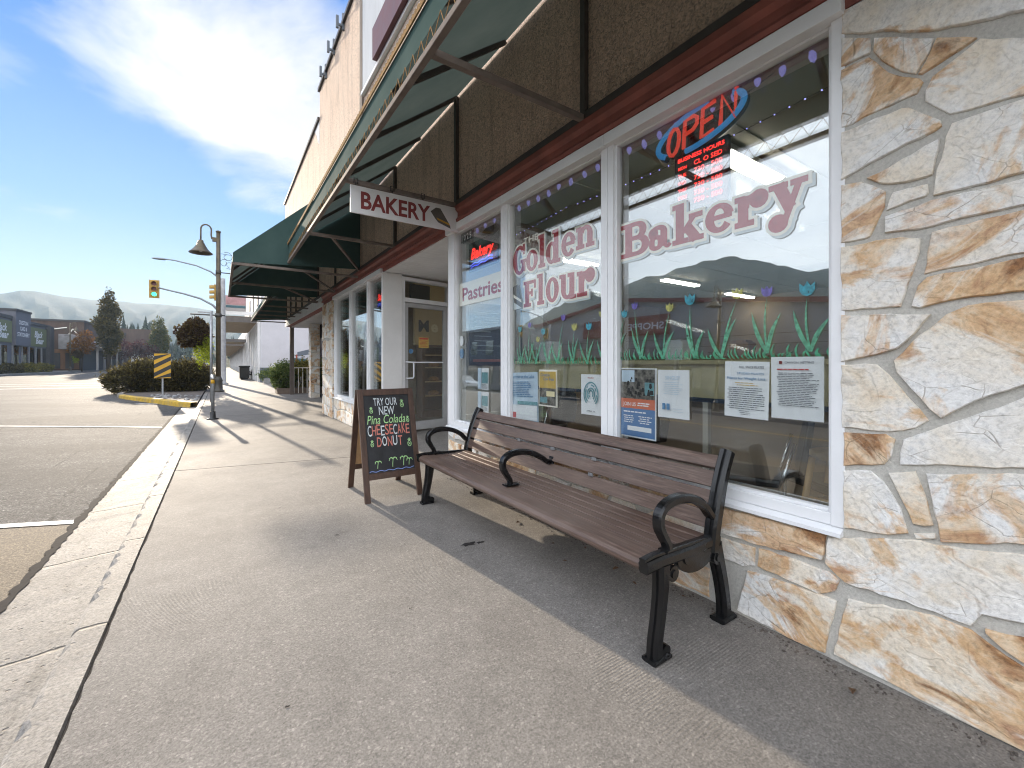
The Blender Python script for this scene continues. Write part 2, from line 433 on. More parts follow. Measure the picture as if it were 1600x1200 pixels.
plain('tube_metal', (.20, .165, .14), .75, 0, var=.25, vscale=9, spec=.15)
plain('brown_fringe', (.30, .185, .085), .9, var=.35, vscale=40, bump=.5, bscale=120, spec=.05)
plain('black_iron', (.006, .0062, .007), .24, var=.35, vscale=14, bump=.14, bscale=34, dirt=((.03, .027, .025), .25), spec=.45)
plain('board_wood', (.072, .036, .022), .5, var=.4, vscale=7, stretch=(6, 6, .7), bump=.15, bscale=40)
plain('board_back', (.42, .25, .12), .6, var=.25, vscale=6, stretch=(6, 6, .8))
plain('slate_black', (.016, .016, .018), .55, var=.6, vscale=9)
plain('aluminium', (.60, .60, .60), .32, .9, var=.12)
plain('door_metal', (.46, .46, .455), .45, 0, var=.1)
plain('steel_grey', (.32, .33, .34), .42, .6, var=.25, vscale=12)
plain('lamp_bronze', (.105, .082, .048), .45, .3, var=.4, vscale=8)
plain('lamp_pole', (.060, .056, .046), .5, .2, var=.35, vscale=8)
plain('concrete_pole', (.36, .36, .355), .75, var=.25, vscale=5, bump=.2)
plain('signal_yellow', (.42, .25, .035), .45, var=.2, vscale=6)
plain('signal_black', (.02, .02, .02), .5, var=.2)
plain('yellow_kerb', (.52, .33, .035), .7, var=.35, vscale=7, bump=.3, bscale=50, dirt=((.26, .21, .13), .75))
plain('yellow_sign', (.60, .33, .015), .45, var=.1)
plain('road_white', (.55, .54, .52), .7, var=.35, vscale=20, bump=.3, bscale=120, dirt=((.22, .21, .20), .75))
plain('road_yellow', (.50, .31, .04), .7, var=.35, vscale=20, dirt=((.15, .13, .10), .7))
plain('soil', (.12, .10, .085), .9, var=.6, vscale=14, bump=.9, bscale=26)
plain('earth', (.13, .12, .09), .95, var=.4, vscale=.05)
plain('sign_white', (.72, .71, .70), .5, var=.06, vscale=5, dirt=((.55, .53, .5), .3))
plain('maroon', (.21, .032, .030), .5, var=.18, vscale=8)
plain('cake_grey', (.105, .095, .080), .6, var=.2, vscale=10)
plain('cake_gold', (.50, .27, .03), .6, var=.1)
plain('letter_red', (.36, .012, .024), .45, var=.1)
plain('letter_cream', (.90, .86, .76), .5, var=.05)
plain('letter_shadow', (.60, .66, .67), .5, var=.05)
plain('letter_black', (.02, .02, .02), .5, var=.05)
plain('paper', (.74, .76, .77), .7, var=.05, vscale=4)
plain('paper_blue', (.50, .62, .72), .7, var=.12, vscale=4)
plain('ink', (.10, .11, .13), .7, var=.1)
plain('ink_blue', (.10, .24, .42), .7, var=.1)
plain('ink_red', (.50, .06, .06), .7, var=.1)
plain('ink_orange', (.62, .17, .09), .6, var=.1)
plain('ink_navy', (.085, .19, .38), .6, var=.1)
plain('ink_teal', (.16, .33, .36), .7, var=.3, vscale=30)
plain('faded_red', (.42, .24, .24), .7, var=.3, vscale=3)
plain('ink_gold', (.58, .40, .10), .7, var=.2, vscale=12)
glasspaint('paint_green', (.08, .42, .22))
glasspaint('paint_leaf', (.14, .50, .30))
glasspaint('paint_cyan', (.06, .46, .60))
glasspaint('paint_violet', (.22, .16, .62))
glasspaint('paint_yellow', (.62, .58, .15))
plain('chalk_white', (.62, .66, .68), .8, var=.25, vscale=60)
plain('chalk_green', (.42, .68, .30), .8, var=.25, vscale=60)
plain('chalk_red', (.60, .20, .15), .8, var=.25, vscale=60)
plain('chalk_blue', (.22, .30, .62), .8, var=.25, vscale=60)
plain('shop_ceiling', (.36, .325, .25), .8, var=.08, vscale=2)
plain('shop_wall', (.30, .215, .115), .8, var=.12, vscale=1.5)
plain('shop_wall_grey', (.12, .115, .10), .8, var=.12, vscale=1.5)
plain('feature_tan', (.56, .42, .22), .8, var=.12, vscale=1.5)
plain('shop_floor', (.125, .088, .055), .35, var=.3, vscale=3)
plain('tan_laminate', (.80, .70, .42), .55, var=.1, vscale=2, stretch=(1, .5, 3))
plain('blue_edge', (.04, .07, .14), .5, var=.1)
plain('pale_wood', (.52, .33, .15), .5, var=.25, vscale=6, stretch=(4, 4, .8))
plain('brown_wood', (.13, .065, .03), .5, var=.35, vscale=5, stretch=(4, 4, .7))
plain('black_vinyl', (.018, .018, .020), .38, var=.3)
plain('chrome', (.65, .65, .66), .15, 1.0, var=.05)
plain('bread', (.34, .17, .06), .7, var=.4, vscale=18, bump=.3)
plain('display_black', (.012, .012, .013), .4, var=.2)
emit('tube_red', (.9, .06, .03), .30, (.62, .075, .05))
emit('tube_blue', (.03, .30, .75), .22, (.07, .30, .55))
emit('bulb_violet', (.30, .28, .85), .22, (.35, .35, .6))
plain('grey_panel', (.46, .48, .50), .6, var=.15, vscale=3, stretch=(1, 1, .2))
plain('maroon_frame', (.10, .022, .03), .5, var=.2)
plain('roofing', (.16, .15, .14), .8, var=.2)
plain('lilac_stucco', (.60, .585, .60), .8, var=.06, vscale=1.5, bump=.15, bscale=40)
plain('slate_base', (.13, .15, .175), .7, var=.15, vscale=3)
plain('tan_soffit', (.42, .32, .21), .7, var=.15, vscale=2)
plain('canopy_edge', (.13, .12, .115), .6, var=.2)
plain('brown_post', (.115, .088, .072), .6, var=.2)
plain('planter_wood', (.17, .125, .095), .8, var=.3, vscale=5)
plain('l_grey', (.125, .125, .145), .75, var=.12, vscale=1.0)
plain('l_green', (.155, .165, .075), .7, var=.1, vscale=1.0)
plain('l_dark', (.060, .058, .06), .7, var=.15, vscale=1)
plain('l_brown', (.090, .058, .045), .8, var=.3, vscale=1.2, stretch=(1, 1, .3))
plain('l_wood', (.22, .115, .06), .8, var=.4, vscale=1.2, stretch=(1, 1, .3))
plain('mansard_grey', (.26, .25, .245), .8, var=.3, vscale=1.5, stretch=(1, 3, 1))
plain('siding_grey', (.36, .34, .325), .7, var=.12, vscale=1.0)
plain('trim_red', (.22, .035, .035), .6, var=.15)
plain('tree_bark', (.055, .042, .032), .85, var=.4, vscale=5)
plain('car_dark', (.022, .025, .03), .25, .3, var=.1)
plain('car_white', (.62, .63, .64), .28, 0, var=.05)
plain('rubber', (.02, .02, .02), .8, var=.2)
plain('tail_red', (.30, .012, .012), .3, var=.1)
plain('basket_soil', (.05, .035, .025), .9, var=.3)
plain('dry_leaf', (.11, .06, .03), .8, var=.5, vscale=30)
plain('gum', (.040, .036, .034), .9, var=.4, vscale=30, spec=.05)
plain('stone_grey', (.26, .255, .25), .85, var=.4, vscale=10, bump=.5, bscale=30)
plain('mural_teal', (.05, .12, .14), .6, var=.4, vscale=5)
plain('mural_red', (.45, .07, .05), .6, var=.2)
plain('poster_photo', (.16, .15, .13), .6, var=1.0, vscale=28)
emit('fluor', (1.0, .97, .90), 11.0)
emit('led_red', (1.0, .035, .025), 1.5, (.3, .02, .02))
emit('led_blue', (.08, .12, 1.0), 1.6, (.02, .02, .3))
emit('led_dot', (.35, .35, 1.0), 1.3)
emit('signal_green', (.05, .95, .42), 1.5)
emit('warm_lamp', (1.0, .78, .48), 3.0)
emit('spot_white', (1.0, .95, .8), 4.0)
plain('lens_red', (.17, .02, .015), .35, var=.1)
plain('lens_amber', (.17, .035, .015), .35, var=.1)
leafmat('juniper', (.026, .020, .010), (.058, .047, .018), (.20, .165, .05), .4)
leafmat('hedge', (.045, .075, .022), (.11, .16, .045), (.26, .28, .08), .4)
leafmat('hedge_gold', (.07, .075, .02), (.17, .15, .03), (.36, .28, .06), .45)
leafmat('tree_olive', (.034, .032, .013), (.078, .068, .024), (.155, .115, .036), .4)
leafmat('tree_orange', (.10, .045, .015), (.20, .085, .022), (.30, .15, .03), .4)
leafmat('tree_plum', (.035, .015, .022), (.07, .025, .032), (.13, .05, .03), .35)
leafmat('tree_green', (.04, .055, .02), (.085, .10, .03), (.18, .14, .03), .35)
leafmat('petunia', (.035, .016, .014), (.060, .040, .018), (.12, .085, .026), .3)
leafmat('trailing', (.16, .20, .012), (.30, .36, .02), (.44, .48, .05), .45)
leafmat('conifer', (.010, .020, .012), (.020, .034, .018), (.035, .05, .025), .1)

# ---- tunables
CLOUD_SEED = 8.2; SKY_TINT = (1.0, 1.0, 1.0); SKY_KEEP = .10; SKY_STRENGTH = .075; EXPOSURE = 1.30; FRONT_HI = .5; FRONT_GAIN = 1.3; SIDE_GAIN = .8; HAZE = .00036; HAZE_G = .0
STONES = [
[(0.706,2.604),(0.609,2.543),(0.609,2.482),(0.706,2.482)],
[(0.599,2.537),(0.425,2.428),(0.433,2.388),(0.475,2.324),(0.515,2.355),(0.575,2.431),(0.601,2.483)],
[(0.417,2.423),(0.318,2.361),(0.385,2.337),(0.458,2.314),(0.469,2.321)],
[(0.706,2.47),(0.613,2.47),(0.589,2.436),(0.551,2.373),(0.515,2.339),(0.463,2.303),(0.454,2.285),(0.471,2.25),(0.706,2.228)],
[(0.311,2.356),(0.209,2.293),(0.209,2.112),(0.336,2.123),(0.385,2.131),(0.405,2.155),(0.45,2.211),(0.451,2.245),(0.431,2.291)],
[(0.706,2.211),(0.515,2.218),(0.493,2.21),(0.407,2.121),(0.405,2.099),(0.421,2.09),(0.609,2.045),(0.706,2.011)],
[(0.409,2.058),(0.429,1.936),(0.446,1.931),(0.542,1.939),(0.575,1.951),(0.621,1.988)],
[(0.209,2.099),(0.209,1.864),(0.321,1.857),(0.428,1.857),(0.424,1.912),(0.396,2.056),(0.38,2.097),(0.307,2.1)],
[(0.442,1.907),(0.439,1.872),(0.448,1.861),(0.561,1.842),(0.551,1.885),(0.54,1.908)],
[(0.706,1.992),(0.638,1.984),(0.562,1.919),(0.565,1.859),(0.609,1.755),(0.623,1.749),(0.706,1.751)],
[(0.209,1.846),(0.209,1.76),(0.321,1.756),(0.463,1.745),(0.565,1.757),(0.565,1.821),(0.433,1.845),(0.321,1.842)],
[(0.706,1.734),(0.515,1.73),(0.462,1.711),(0.464,1.663),(0.495,1.553),(0.517,1.465),(0.706,1.47)],
[(0.209,1.747),(0.209,1.606),(0.336,1.589),(0.453,1.577),(0.444,1.658),(0.432,1.727),(0.307,1.74)],
[(0.209,1.593),(0.209,1.483),(0.351,1.477),(0.463,1.453),(0.488,1.464),(0.469,1.538),(0.444,1.566),(0.321,1.577)],
[(0.706,1.453),(0.433,1.429),(0.471,1.368),(0.528,1.306),(0.589,1.284),(0.706,1.256)],
[(0.707,1.245),(0.589,1.247),(0.552,1.208),(0.514,1.153),(0.439,1.042),(0.476,1.009),(0.555,0.985),(0.704,0.984)],
[(0.208,1.455),(0.208,1.184),(0.322,1.121),(0.406,1.053),(0.436,1.082),(0.49,1.159),(0.529,1.216),(0.538,1.262),(0.467,1.354),(0.394,1.426),(0.34,1.452)],
[(0.208,1.147),(0.208,0.915),(0.52,0.865),(0.521,0.909),(0.511,0.963),(0.402,1.03),(0.302,1.088)],
[(0.699,0.965),(0.564,0.977),(0.533,0.96),(0.544,0.894),(0.566,0.857),(0.699,0.825)],
[(0.699,0.806),(0.609,0.825),(0.566,0.787),(0.516,0.699),(0.496,0.612),(0.555,0.587),(0.699,0.569)],
[(0.554,0.828),(0.476,0.85),(0.45,0.773),(0.427,0.664),(0.449,0.653),(0.483,0.652),(0.511,0.725),(0.545,0.805)],
[(0.447,0.848),(0.208,0.895),(0.208,0.669),(0.409,0.609),(0.417,0.677),(0.439,0.797)],
[(0.48,0.618),(0.422,0.637),(0.42,0.617),(0.472,0.599)],
[(0.753,0.511),(0.505,0.588),(0.381,0.605),(0.208,0.636),(0.208,0.418),(0.305,0.401),(0.332,0.348),(0.426,0.353),(0.692,0.345),(0.764,0.401)],
[(1.257,0.507),(1.188,0.512),(0.758,0.521),(0.773,0.407),(1.039,0.379),(1.257,0.382)],
[(1.037,0.363),(0.901,0.37),(0.745,0.367),(0.711,0.347),(0.727,0.294),(0.787,0.255),(0.913,0.265),(1.043,0.277)],
[(1.257,0.348),(1.053,0.361),(1.055,0.273),(1.108,0.248),(1.226,0.251)],
[(1.091,0.235),(0.901,0.252),(0.721,0.255),(0.763,0.015),(0.866,0.005),(1.139,0.02)],
[(0.683,0.283),(0.426,0.338),(0.332,0.334),(0.208,0.271),(0.208,0.005),(0.349,0.005),(0.733,0.026)],
[(0.3,0.355),(0.208,0.372),(0.208,0.284),(0.26,0.307),(0.3,0.341)],
]
# ------------------------------------------------------------------ camera, light, sky
XF = 2.14                                            # the shop front's plane
YAW = 34.18
cam = bpy.data.cameras.new('camera'); camo = bpy.data.objects.new('camera', cam); COL.objects.link(camo)
camo.location = (0, 0, 1.25); camo.rotation_euler = (R(90), 0, R(-YAW))
cam.sensor_width = 36; cam.lens = 36*670/1600; cam.shift_y = -0.02; cam.clip_start = .05; cam.clip_end = 9000
scene.camera = camo

SUN_AZ, SUN_EL = R(-7.1), R(14.3)
sdir = Vector((math.sin(SUN_AZ)*math.cos(SUN_EL), math.cos(SUN_AZ)*math.cos(SUN_EL), math.sin(SUN_EL)))
sun = bpy.data.lights.new('sun', 'SUN'); sun.energy = 5.0; sun.angle = R(.55); sun.color = (1.0, .86, .68)
suno = bpy.data.objects.new('sun', sun); COL.objects.link(suno)
suno.rotation_euler = sdir.to_track_quat('Z', 'Y').to_euler()

w = bpy.data.worlds.new('World'); scene.world = w; w.use_nodes = True
nt = w.node_tree; nt.nodes.clear()
def N(t, **k):
    x = nt.nodes.new(t)
    for a, b in k.items(): setattr(x, a, b)
    return x
LK = nt.links.new
sky = N('ShaderNodeTexSky', sky_type='NISHITA'); sky.sun_disc = False; sky.sun_elevation = SUN_EL; sky.sun_rotation = SUN_AZ
sky.altitude = 600; sky.air_density = 1.0; sky.dust_density = .25; sky.ozone_density = 2.5
tc = N('ShaderNodeTexCoord')
sep = N('ShaderNodeSeparateXYZ'); LK(tc.outputs['Generated'], sep.inputs[0])
def VM(op, a, b=None):
    x = N('ShaderNodeMath', operation=op)
    for i, v in enumerate((a, b)):
        if v is None: continue
        if isinstance(v, (int, float)): x.inputs[i].default_value = v
        else: LK(v, x.inputs[i])
    return x.outputs[0]
# cloud layer: direction projected on a flat deck high above
zz = VM('MAXIMUM', VM('ADD', sep.outputs[2], .10), .03)
cx = VM('DIVIDE', sep.outputs[0], zz); cy = VM('DIVIDE', sep.outputs[1], zz)
cmb = N('ShaderNodeCombineXYZ'); LK(cx, cmb.inputs[0]); LK(cy, cmb.inputs[1]); cmb.inputs[2].default_value = CLOUD_SEED
def WN(scale, detail, rough, dist=0.0, vec=None):
    x = N('ShaderNodeTexNoise'); x.inputs['Scale'].default_value = scale; x.inputs['Detail'].default_value = detail
    x.inputs['Roughness'].default_value = rough; x.inputs['Distortion'].default_value = dist
    LK(vec or cmb.outputs[0], x.inputs['Vector']); return x.outputs['Fac']
def WR(fac, stops):
    r = N('ShaderNodeValToRGB'); e = r.color_ramp.elements
    while len(e) < len(stops): e.new(.5)
    for el, (p, c) in zip(e, stops): el.position = p; el.color = (c, c, c, 1) if isinstance(c, (int, float)) else (*c, 1)
    LK(fac, r.inputs[0]); return r.outputs[0]
def WM(fac, a, b, mode='MIX'):
    x = N('ShaderNodeMix', data_type='RGBA', blend_type=mode)
    for i, v in ((0, fac), (6, a), (7, b)):
        if isinstance(v, (int, float)): x.inputs[i].default_value = v
        elif isinstance(v, tuple): x.inputs[i].default_value = (*v, 1)
        else: LK(v, x.inputs[i])
    return x.outputs[2]
big = WN(.55, 3, .5); det = WN(1.5, 9, .62, .3)
dens = VM('ADD', VM('MULTIPLY', big, .75), VM('MULTIPLY', det, .55))
# a broad bank of cloud overhead to the right of the street, thin streaks low down
def bank(ax, el, wd):
    d = Vector((math.sin(R(ax))*math.cos(R(el)), math.cos(R(ax))*math.cos(R(el)), math.sin(R(el))))
    dp = N('ShaderNodeVectorMath', operation='DOT_PRODUCT'); LK(tc.outputs['Generated'], dp.inputs[0]); dp.inputs[1].default_value = d
    return WR(dp.outputs['Value'], [(math.cos(R(wd)), 0.0), (math.cos(R(wd*.35)), 1.0)])
b1 = bank(4, 32, 16)
dens = VM('ADD', dens, VM('MULTIPLY', b1, .30))
low = WR(sep.outputs[2], [(.02, 1.0), (.22, 0.0)])
dens = VM('ADD', dens, VM('MULTIPLY', low, .14))
cl = WR(dens, [(.745, 0.0), (.93, 1.0)])
cloudcol = WR(det, [(.30, (4.6, 4.75, 5.0)), (.62, (6.0, 6.0, 6.0))])
base = WM(1.0, sky.outputs[0], SKY_TINT, 'MULTIPLY')
# the clear part of the sky: keep the glow about the sun from burning out
clear = N('ShaderNodeMix', data_type='RGBA', blend_type='MIX'); clear.inputs[0].default_value = SKY_KEEP
grad = WR(sep.outputs[2], [(0.0, (5.0, 5.4, 5.7)), (.12, (3.2, 4.5, 5.9)), (.26, (1.5, 3.1, 5.9)), (.48, (.65, 2.0, 5.3)), (1.0, (.35, 1.2, 3.8))])
LK(grad, clear.inputs[6]); LK(base, clear.inputs[7])
skyc = WM(cl, clear.outputs[2], cloudcol)
# added cloud brightness, outside the view, to lift the shade and window reflections
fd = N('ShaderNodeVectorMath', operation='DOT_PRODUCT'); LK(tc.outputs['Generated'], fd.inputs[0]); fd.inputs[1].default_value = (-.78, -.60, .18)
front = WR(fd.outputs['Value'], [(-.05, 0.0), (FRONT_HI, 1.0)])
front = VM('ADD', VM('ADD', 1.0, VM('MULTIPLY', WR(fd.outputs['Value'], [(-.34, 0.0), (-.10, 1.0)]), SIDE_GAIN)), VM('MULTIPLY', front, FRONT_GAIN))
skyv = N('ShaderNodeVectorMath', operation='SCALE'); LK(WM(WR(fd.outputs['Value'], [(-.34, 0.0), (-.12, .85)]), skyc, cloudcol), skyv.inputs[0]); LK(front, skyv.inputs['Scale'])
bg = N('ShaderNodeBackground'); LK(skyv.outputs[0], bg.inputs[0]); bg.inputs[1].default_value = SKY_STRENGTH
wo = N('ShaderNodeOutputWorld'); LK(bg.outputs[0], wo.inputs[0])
w.cycles.sampling_method = 'MANUAL'; w.cycles.sample_map_resolution = 512

scene.view_settings.view_transform = 'Standard'; scene.view_settings.look = 'None'
scene.view_settings.exposure = EXPOSURE; scene.view_settings.gamma = 1.0
cy_ = scene.cycles
cy_.use_denoising = True; cy_.max_bounces = 8; cy_.transparent_max_bounces = 24; cy_.glossy_bounces = 4; cy_.diffuse_bounces = 4
cy_.caustics_reflective = False; cy_.caustics_refractive = False; cy_.sample_clamp_indirect = 6.0; cy_.blur_glossy = .5
cy_.volume_bounces = 0; cy_.filter_width = 1.1

# ------------------------------------------------------------------ ground, street, kerb, sidewalk
def struct(name, mb, mat, **kw):
    return tag(mb.build(name, mat, None, **kw), name.replace('_', ' '), None, None, 'structure')
g = MB(); g.face([(-2200, -800, -.22), (2200, -800, -.22), (2200, 2600, -.22), (-2200, 2600, -.22)])
struct('ground', g, M['earth'])

def roadz(x):                                         # crowned road between x=-18.5 and x=-1
    t = (x + 9.75)/8.75
    return -.085 + .10*(1 - t*t)
g = MB(); xs = [-18.5 + i*(17.55/14) for i in range(15)]; ys = [-14, 3.9, 20, 60, 120, 240, 500]
P = {}
for j, y in enumerate(ys):
    for i, x in enumerate(xs): P[i, j] = g.bm.verts.new((x, y, roadz(x)))
for j in range(len(ys)-1):
    for i in range(14): g.bm.faces.new((P[i, j], P[i+1, j], P[i+1, j+1], P[i, j+1])).smooth = True
struct('street', g, M['asphalt'])
# newer brown chip-seal beyond a painted stall tick
g = MB(); pv = []
n = 16
top = [(-.975 - 3.3*i/n, 4.98 + .62*i/n*3.3*.5) for i in range(n+1)]
for x, y in top: pv.append((x, y, roadz(x) + .005))
for x, y in top[::-1]: pv.append((x, -8.0, roadz(x) + .005))
for i in range(n): g.face([pv[i], pv[i+1], pv[-2-i], pv[-1-i]])
struct('street_patch', g, M['patch'])

g = MB()
def strip(g, a, b, w, n=14, dz=.010):
    a, b = Vector((*a, 0)), Vector((*b, 0)); d = (b-a).normalized(); s = Vector((-d.y, d.x, 0))*w/2
    for i in range(n):
        p, q = a.lerp(b, i/n), a.lerp(b, (i+1)/n); f = []
        for v in (p - s, q - s, q + s, p + s): f.append((v.x, v.y, roadz(v.x) + dz))
        g.face(f)
strip(g, (-.98, 5.02), (-3.6, 5.95), .10)
strip(g, (-.98, 11.45), (-4.6, 13.6), .10)
strip(g, (-1.2, 17.8), (-2.3, 18.4), .10)
strip(g, (-3.6, 33.6), (-18, 34.6), .22, 20); strip(g, (-3.6, 36.8), (-18, 37.8), .22, 20); strip(g, (-4.0, 30.3), (-17.5, 31.2), .35, 20)
struct('street_line_white', g, M['road_white'])
g = MB(); strip(g, (-9.3, -14), (-9.3, 13), .11, 2); strip(g, (-9.55, -14), (-9.55, 13), .11, 2)
struct('street_line_yellow', g, M['road_yellow'])

# gutter pan, uneven lip against the asphalt
g = MB(); rr = random.Random(3)
yy = -6.0; prev = None
while yy < 24:
    x0 = -.985 + rr.uniform(-.016, .016)
    cur = [(x0, yy, -.078), (-.80, yy, -.072 + rr.uniform(-.004, .004)), (-.585, yy, -.058)]
    if prev:
        for i in range(2): g.face([prev[i], prev[i+1], cur[i+1], cur[i]])
    prev = cur; yy += .12
struct('gutter', g, M['gutter'])
# tar-filled gap between gutter and asphalt
g = MB(); yy = -6.0; prev = None
while yy < 24:
    cur = [(-1.012 + rr.uniform(-.022, .018), yy, -.0735), (-.968 + rr.uniform(-.006, .012), yy, -.0725)]
    if prev: g.face([prev[0], prev[1], cur[1], cur[0]])
    prev = cur; yy += .05
struct('street_seam', g, M['gum'])
# kerb with a chipped street edge
g = MB(); yy = -6.0; prev = None
while yy < 150:
    st = .05 if yy < 9 else (.3 if yy < 25 else 5)
    ch = rr.choice([0, 0, 0, 0, .004, .008, .018]) if yy < 12 else 0
    cur = [(-.60, yy, -.09), (-.585 + ch*.3, yy, -.035), (-.572 + ch, yy, -.006 - ch*.35), (-.556 + ch, yy, .0), (-.452, yy, .002), (-.447, yy, -.012)]
    if prev:
        for i in range(5): g.face([prev[i], prev[i+1], cur[i+1], cur[i]])
    prev = cur; yy += st
struct('kerb', g, M['kerb'])
g = MB(); g.face([(-.449, -6, -.012), (-.437, -6, -.012), (-.437, 150, -.012), (-.449, 150, -.012)]); struct('kerb_joint', g, M['gum'])
# sidewalk slab (its kerb side slightly ragged)
g = MB(); yy = -6.0; prev = None
while yy < 150:
    st = .08 if yy < 10 else (1 if yy < 30 else 6)
    cur = [(-.440, yy, -.02), (-.438 + rr.uniform(-.003, .007), yy, 0), (.6, yy, 0), (2.3, yy, 0)]
    if prev:
        for i in range(3): g.face([prev[i], prev[i+1], cur[i+1], cur[i]])
    prev = cur; yy += st
g.face([(2.3, 11.4, 0), (12, 11.4, 0), (12, 60, 0), (2.3, 60, 0)])
struct('sidewalk', g, M['sidewalk'])
# across the street
g = MB(); g.box(-22.6, -18.5, -14, 28, -.2, .10); g.box(-22.6, -18.5, 62, 180, -.2, .10); g.box(-60, -22.6, -14, 28, -.2, .06); g.box(-60, -22.6, 62, 180, -.2, .06)
struct('far_sidewalk', g, M['kerb'])

# bulb-out bed with a yellow painted kerb, curving away from the sidewalk
bed = [(-.60, 16.1), (-1.2, 17.35), (-1.9, 18.95), (-2.6, 20.5), (-3.0, 21.6), (-3.2, 22.6), (-3.25, 25), (-3.2, 28.5), (-2.6, 30.0), (-.60, 30.6)]
g = MB(); g.prism(bed, Fr((0,0,0), (1,0,0), (0,1,0), (0,0,1)), -.15, .045); struct('planting_bed', g, M['soil'])
def kerbrun(pts, name, mat):
    g = MB()
    for i in range(len(pts)-1):
        a, b = Vector((*pts[i], 0)), Vector((*pts[i+1], 0)); d = (b-a).normalized(); s = Vector((d.y, -d.x, 0))
        if s.x > 0: s = -s
        sec = [(0, -.12), (.18, -.12), (.165, .055), (.14, .085), (0, .085)]
        for k in range(5):
            p, q = sec[k], sec[(k+1) % 5]
            f = []
            for base, (o_, z_) in ((a, p), (b, p), (b, q), (a, q)):
                v = base + s*o_; f.append((v.x, v.y, z_))
            g.face(f)
    return struct(name, g, mat)
kerbrun(bed[0:5], 'kerb_painted', M['yellow_kerb']); kerbrun(bed[4:], 'kerb_island', M['kerb'])
g = MB()
for i in range(70):
    t = rnd.random(); k = rnd.randrange(3); a = Vector(bed[k]).lerp(Vector(bed[k+1]), t); x = a.x + rnd.uniform(.18, 1.2); y = a.y + rnd.uniform(0.05, .9)
    s = rnd.uniform(.04, .11)
    if x > -.66: continue
    m = Matrix.Translation((x, y, .05)) @ Matrix.Rotation(rnd.random()*6, 4, 'Z') @ Matrix.Diagonal((s, s*.7, s*.5, 1))
    bmesh.ops.create_icosphere(g.bm, subdivisions=1, radius=1, matrix=m)
tag(g.build('gravel', M['stone_grey']), 'grey stones scattered over the planting bed', None, None, 'stuff')

# ------------------------------------------------------------------ hills
def hill_ring(name, Rr, prof, az0, az1, n, mat, depth, seed, rough):
    rr = random.Random(seed); g = MB(); rows = 14; V = {}
    def el(az):
        for (a, e), (b, f) in zip(prof, prof[1:]):
            if a <= az <= b:
                t = (az-a)/(b-a); t = t*t*(3-2*t); return e + (f-e)*t
        return prof[0][1] if az < prof[0][0] else prof[-1][1]
    ph = [rr.uniform(0, 6.28) for _ in range(8)]
    for i in range(n+1):
        az = az0 + (az1-az0)*i/n
        top = math.tan(R(el(az)))*Rr + sum(math.sin(az*(.35*1.8**k) + ph[k])*rough*4/(1.6**k) for k in range(8)) + rr.uniform(-rough, rough)*.5
        for j in range(rows+1):
            t = j/rows
            r_ = Rr - depth*(1-t); z = -4 + (top + 4)*(t**.85) + (math.sin(az*3.1 + j*.9 + ph[0])*8 + rr.uniform(-1, 1)*rough)*(1 - abs(2*t-1))
            V[i, j] = g.bm.verts.new((math.sin(R(az))*r_, math.cos(R(az))*r_, z))
        V[i, rows+1] = g.bm.verts.new((math.sin(R(az))*(Rr+depth), math.cos(R(az))*(Rr+depth), -4))
    for i in range(n):
        for j in range(rows+1): g.bm.faces.new((V[i, j], V[i+1, j], V[i+1, j+1], V[i, j+1])).smooth = True
    return struct(name, g, mat)
t = NT('hill_forest'); c = t.coord((1, 1, 1.6))
n1 = t.noise(c, .012, 9, .66); n2 = t.noise(c, .11, 6, .75)
col = t.ramp(n1, [(.3, (.020, .030, .016)), (.55, (.030, .042, .022)), (.75, (.055, .060, .032))])
col = t.mix(.8, col, t.ramp(n2, [(.3, .55), (.6, 1.25)]), 'MULTIPLY')
M['hill'] = t.fin(t.pbsdf(col, .95, 0, t.bump(n2, 1.0, 9.0), .1))
# azimuths: 0 = straight up the street
pf = [(-48, 4.6), (-36, 5.2), (-24, 5.6), (-17, 6.0), (-14, 6.45), (-11, 6.25), (-8, 6.0), (-4, 5.9), (2, 6.2), (14, 5.5), (40, 4.0), (80, 3)]
hill_ring('hills', 1500, pf, -48, 80, 150, M['hill'], 700, 5, 1.0)
pn = [(-150, 5), (-110, 9.5), (-85, 13.0), (-71, 14.2), (-63, 16.0), (-58, 16.0), (-52, 14.6), (-44, 12.4), (-37, 9.0), (-30, 3.6), (-25, .5)]
hill_ring('hills_forested', 800, pn, -150, -25, 170, M['hill'], 420, 9, 1.2)

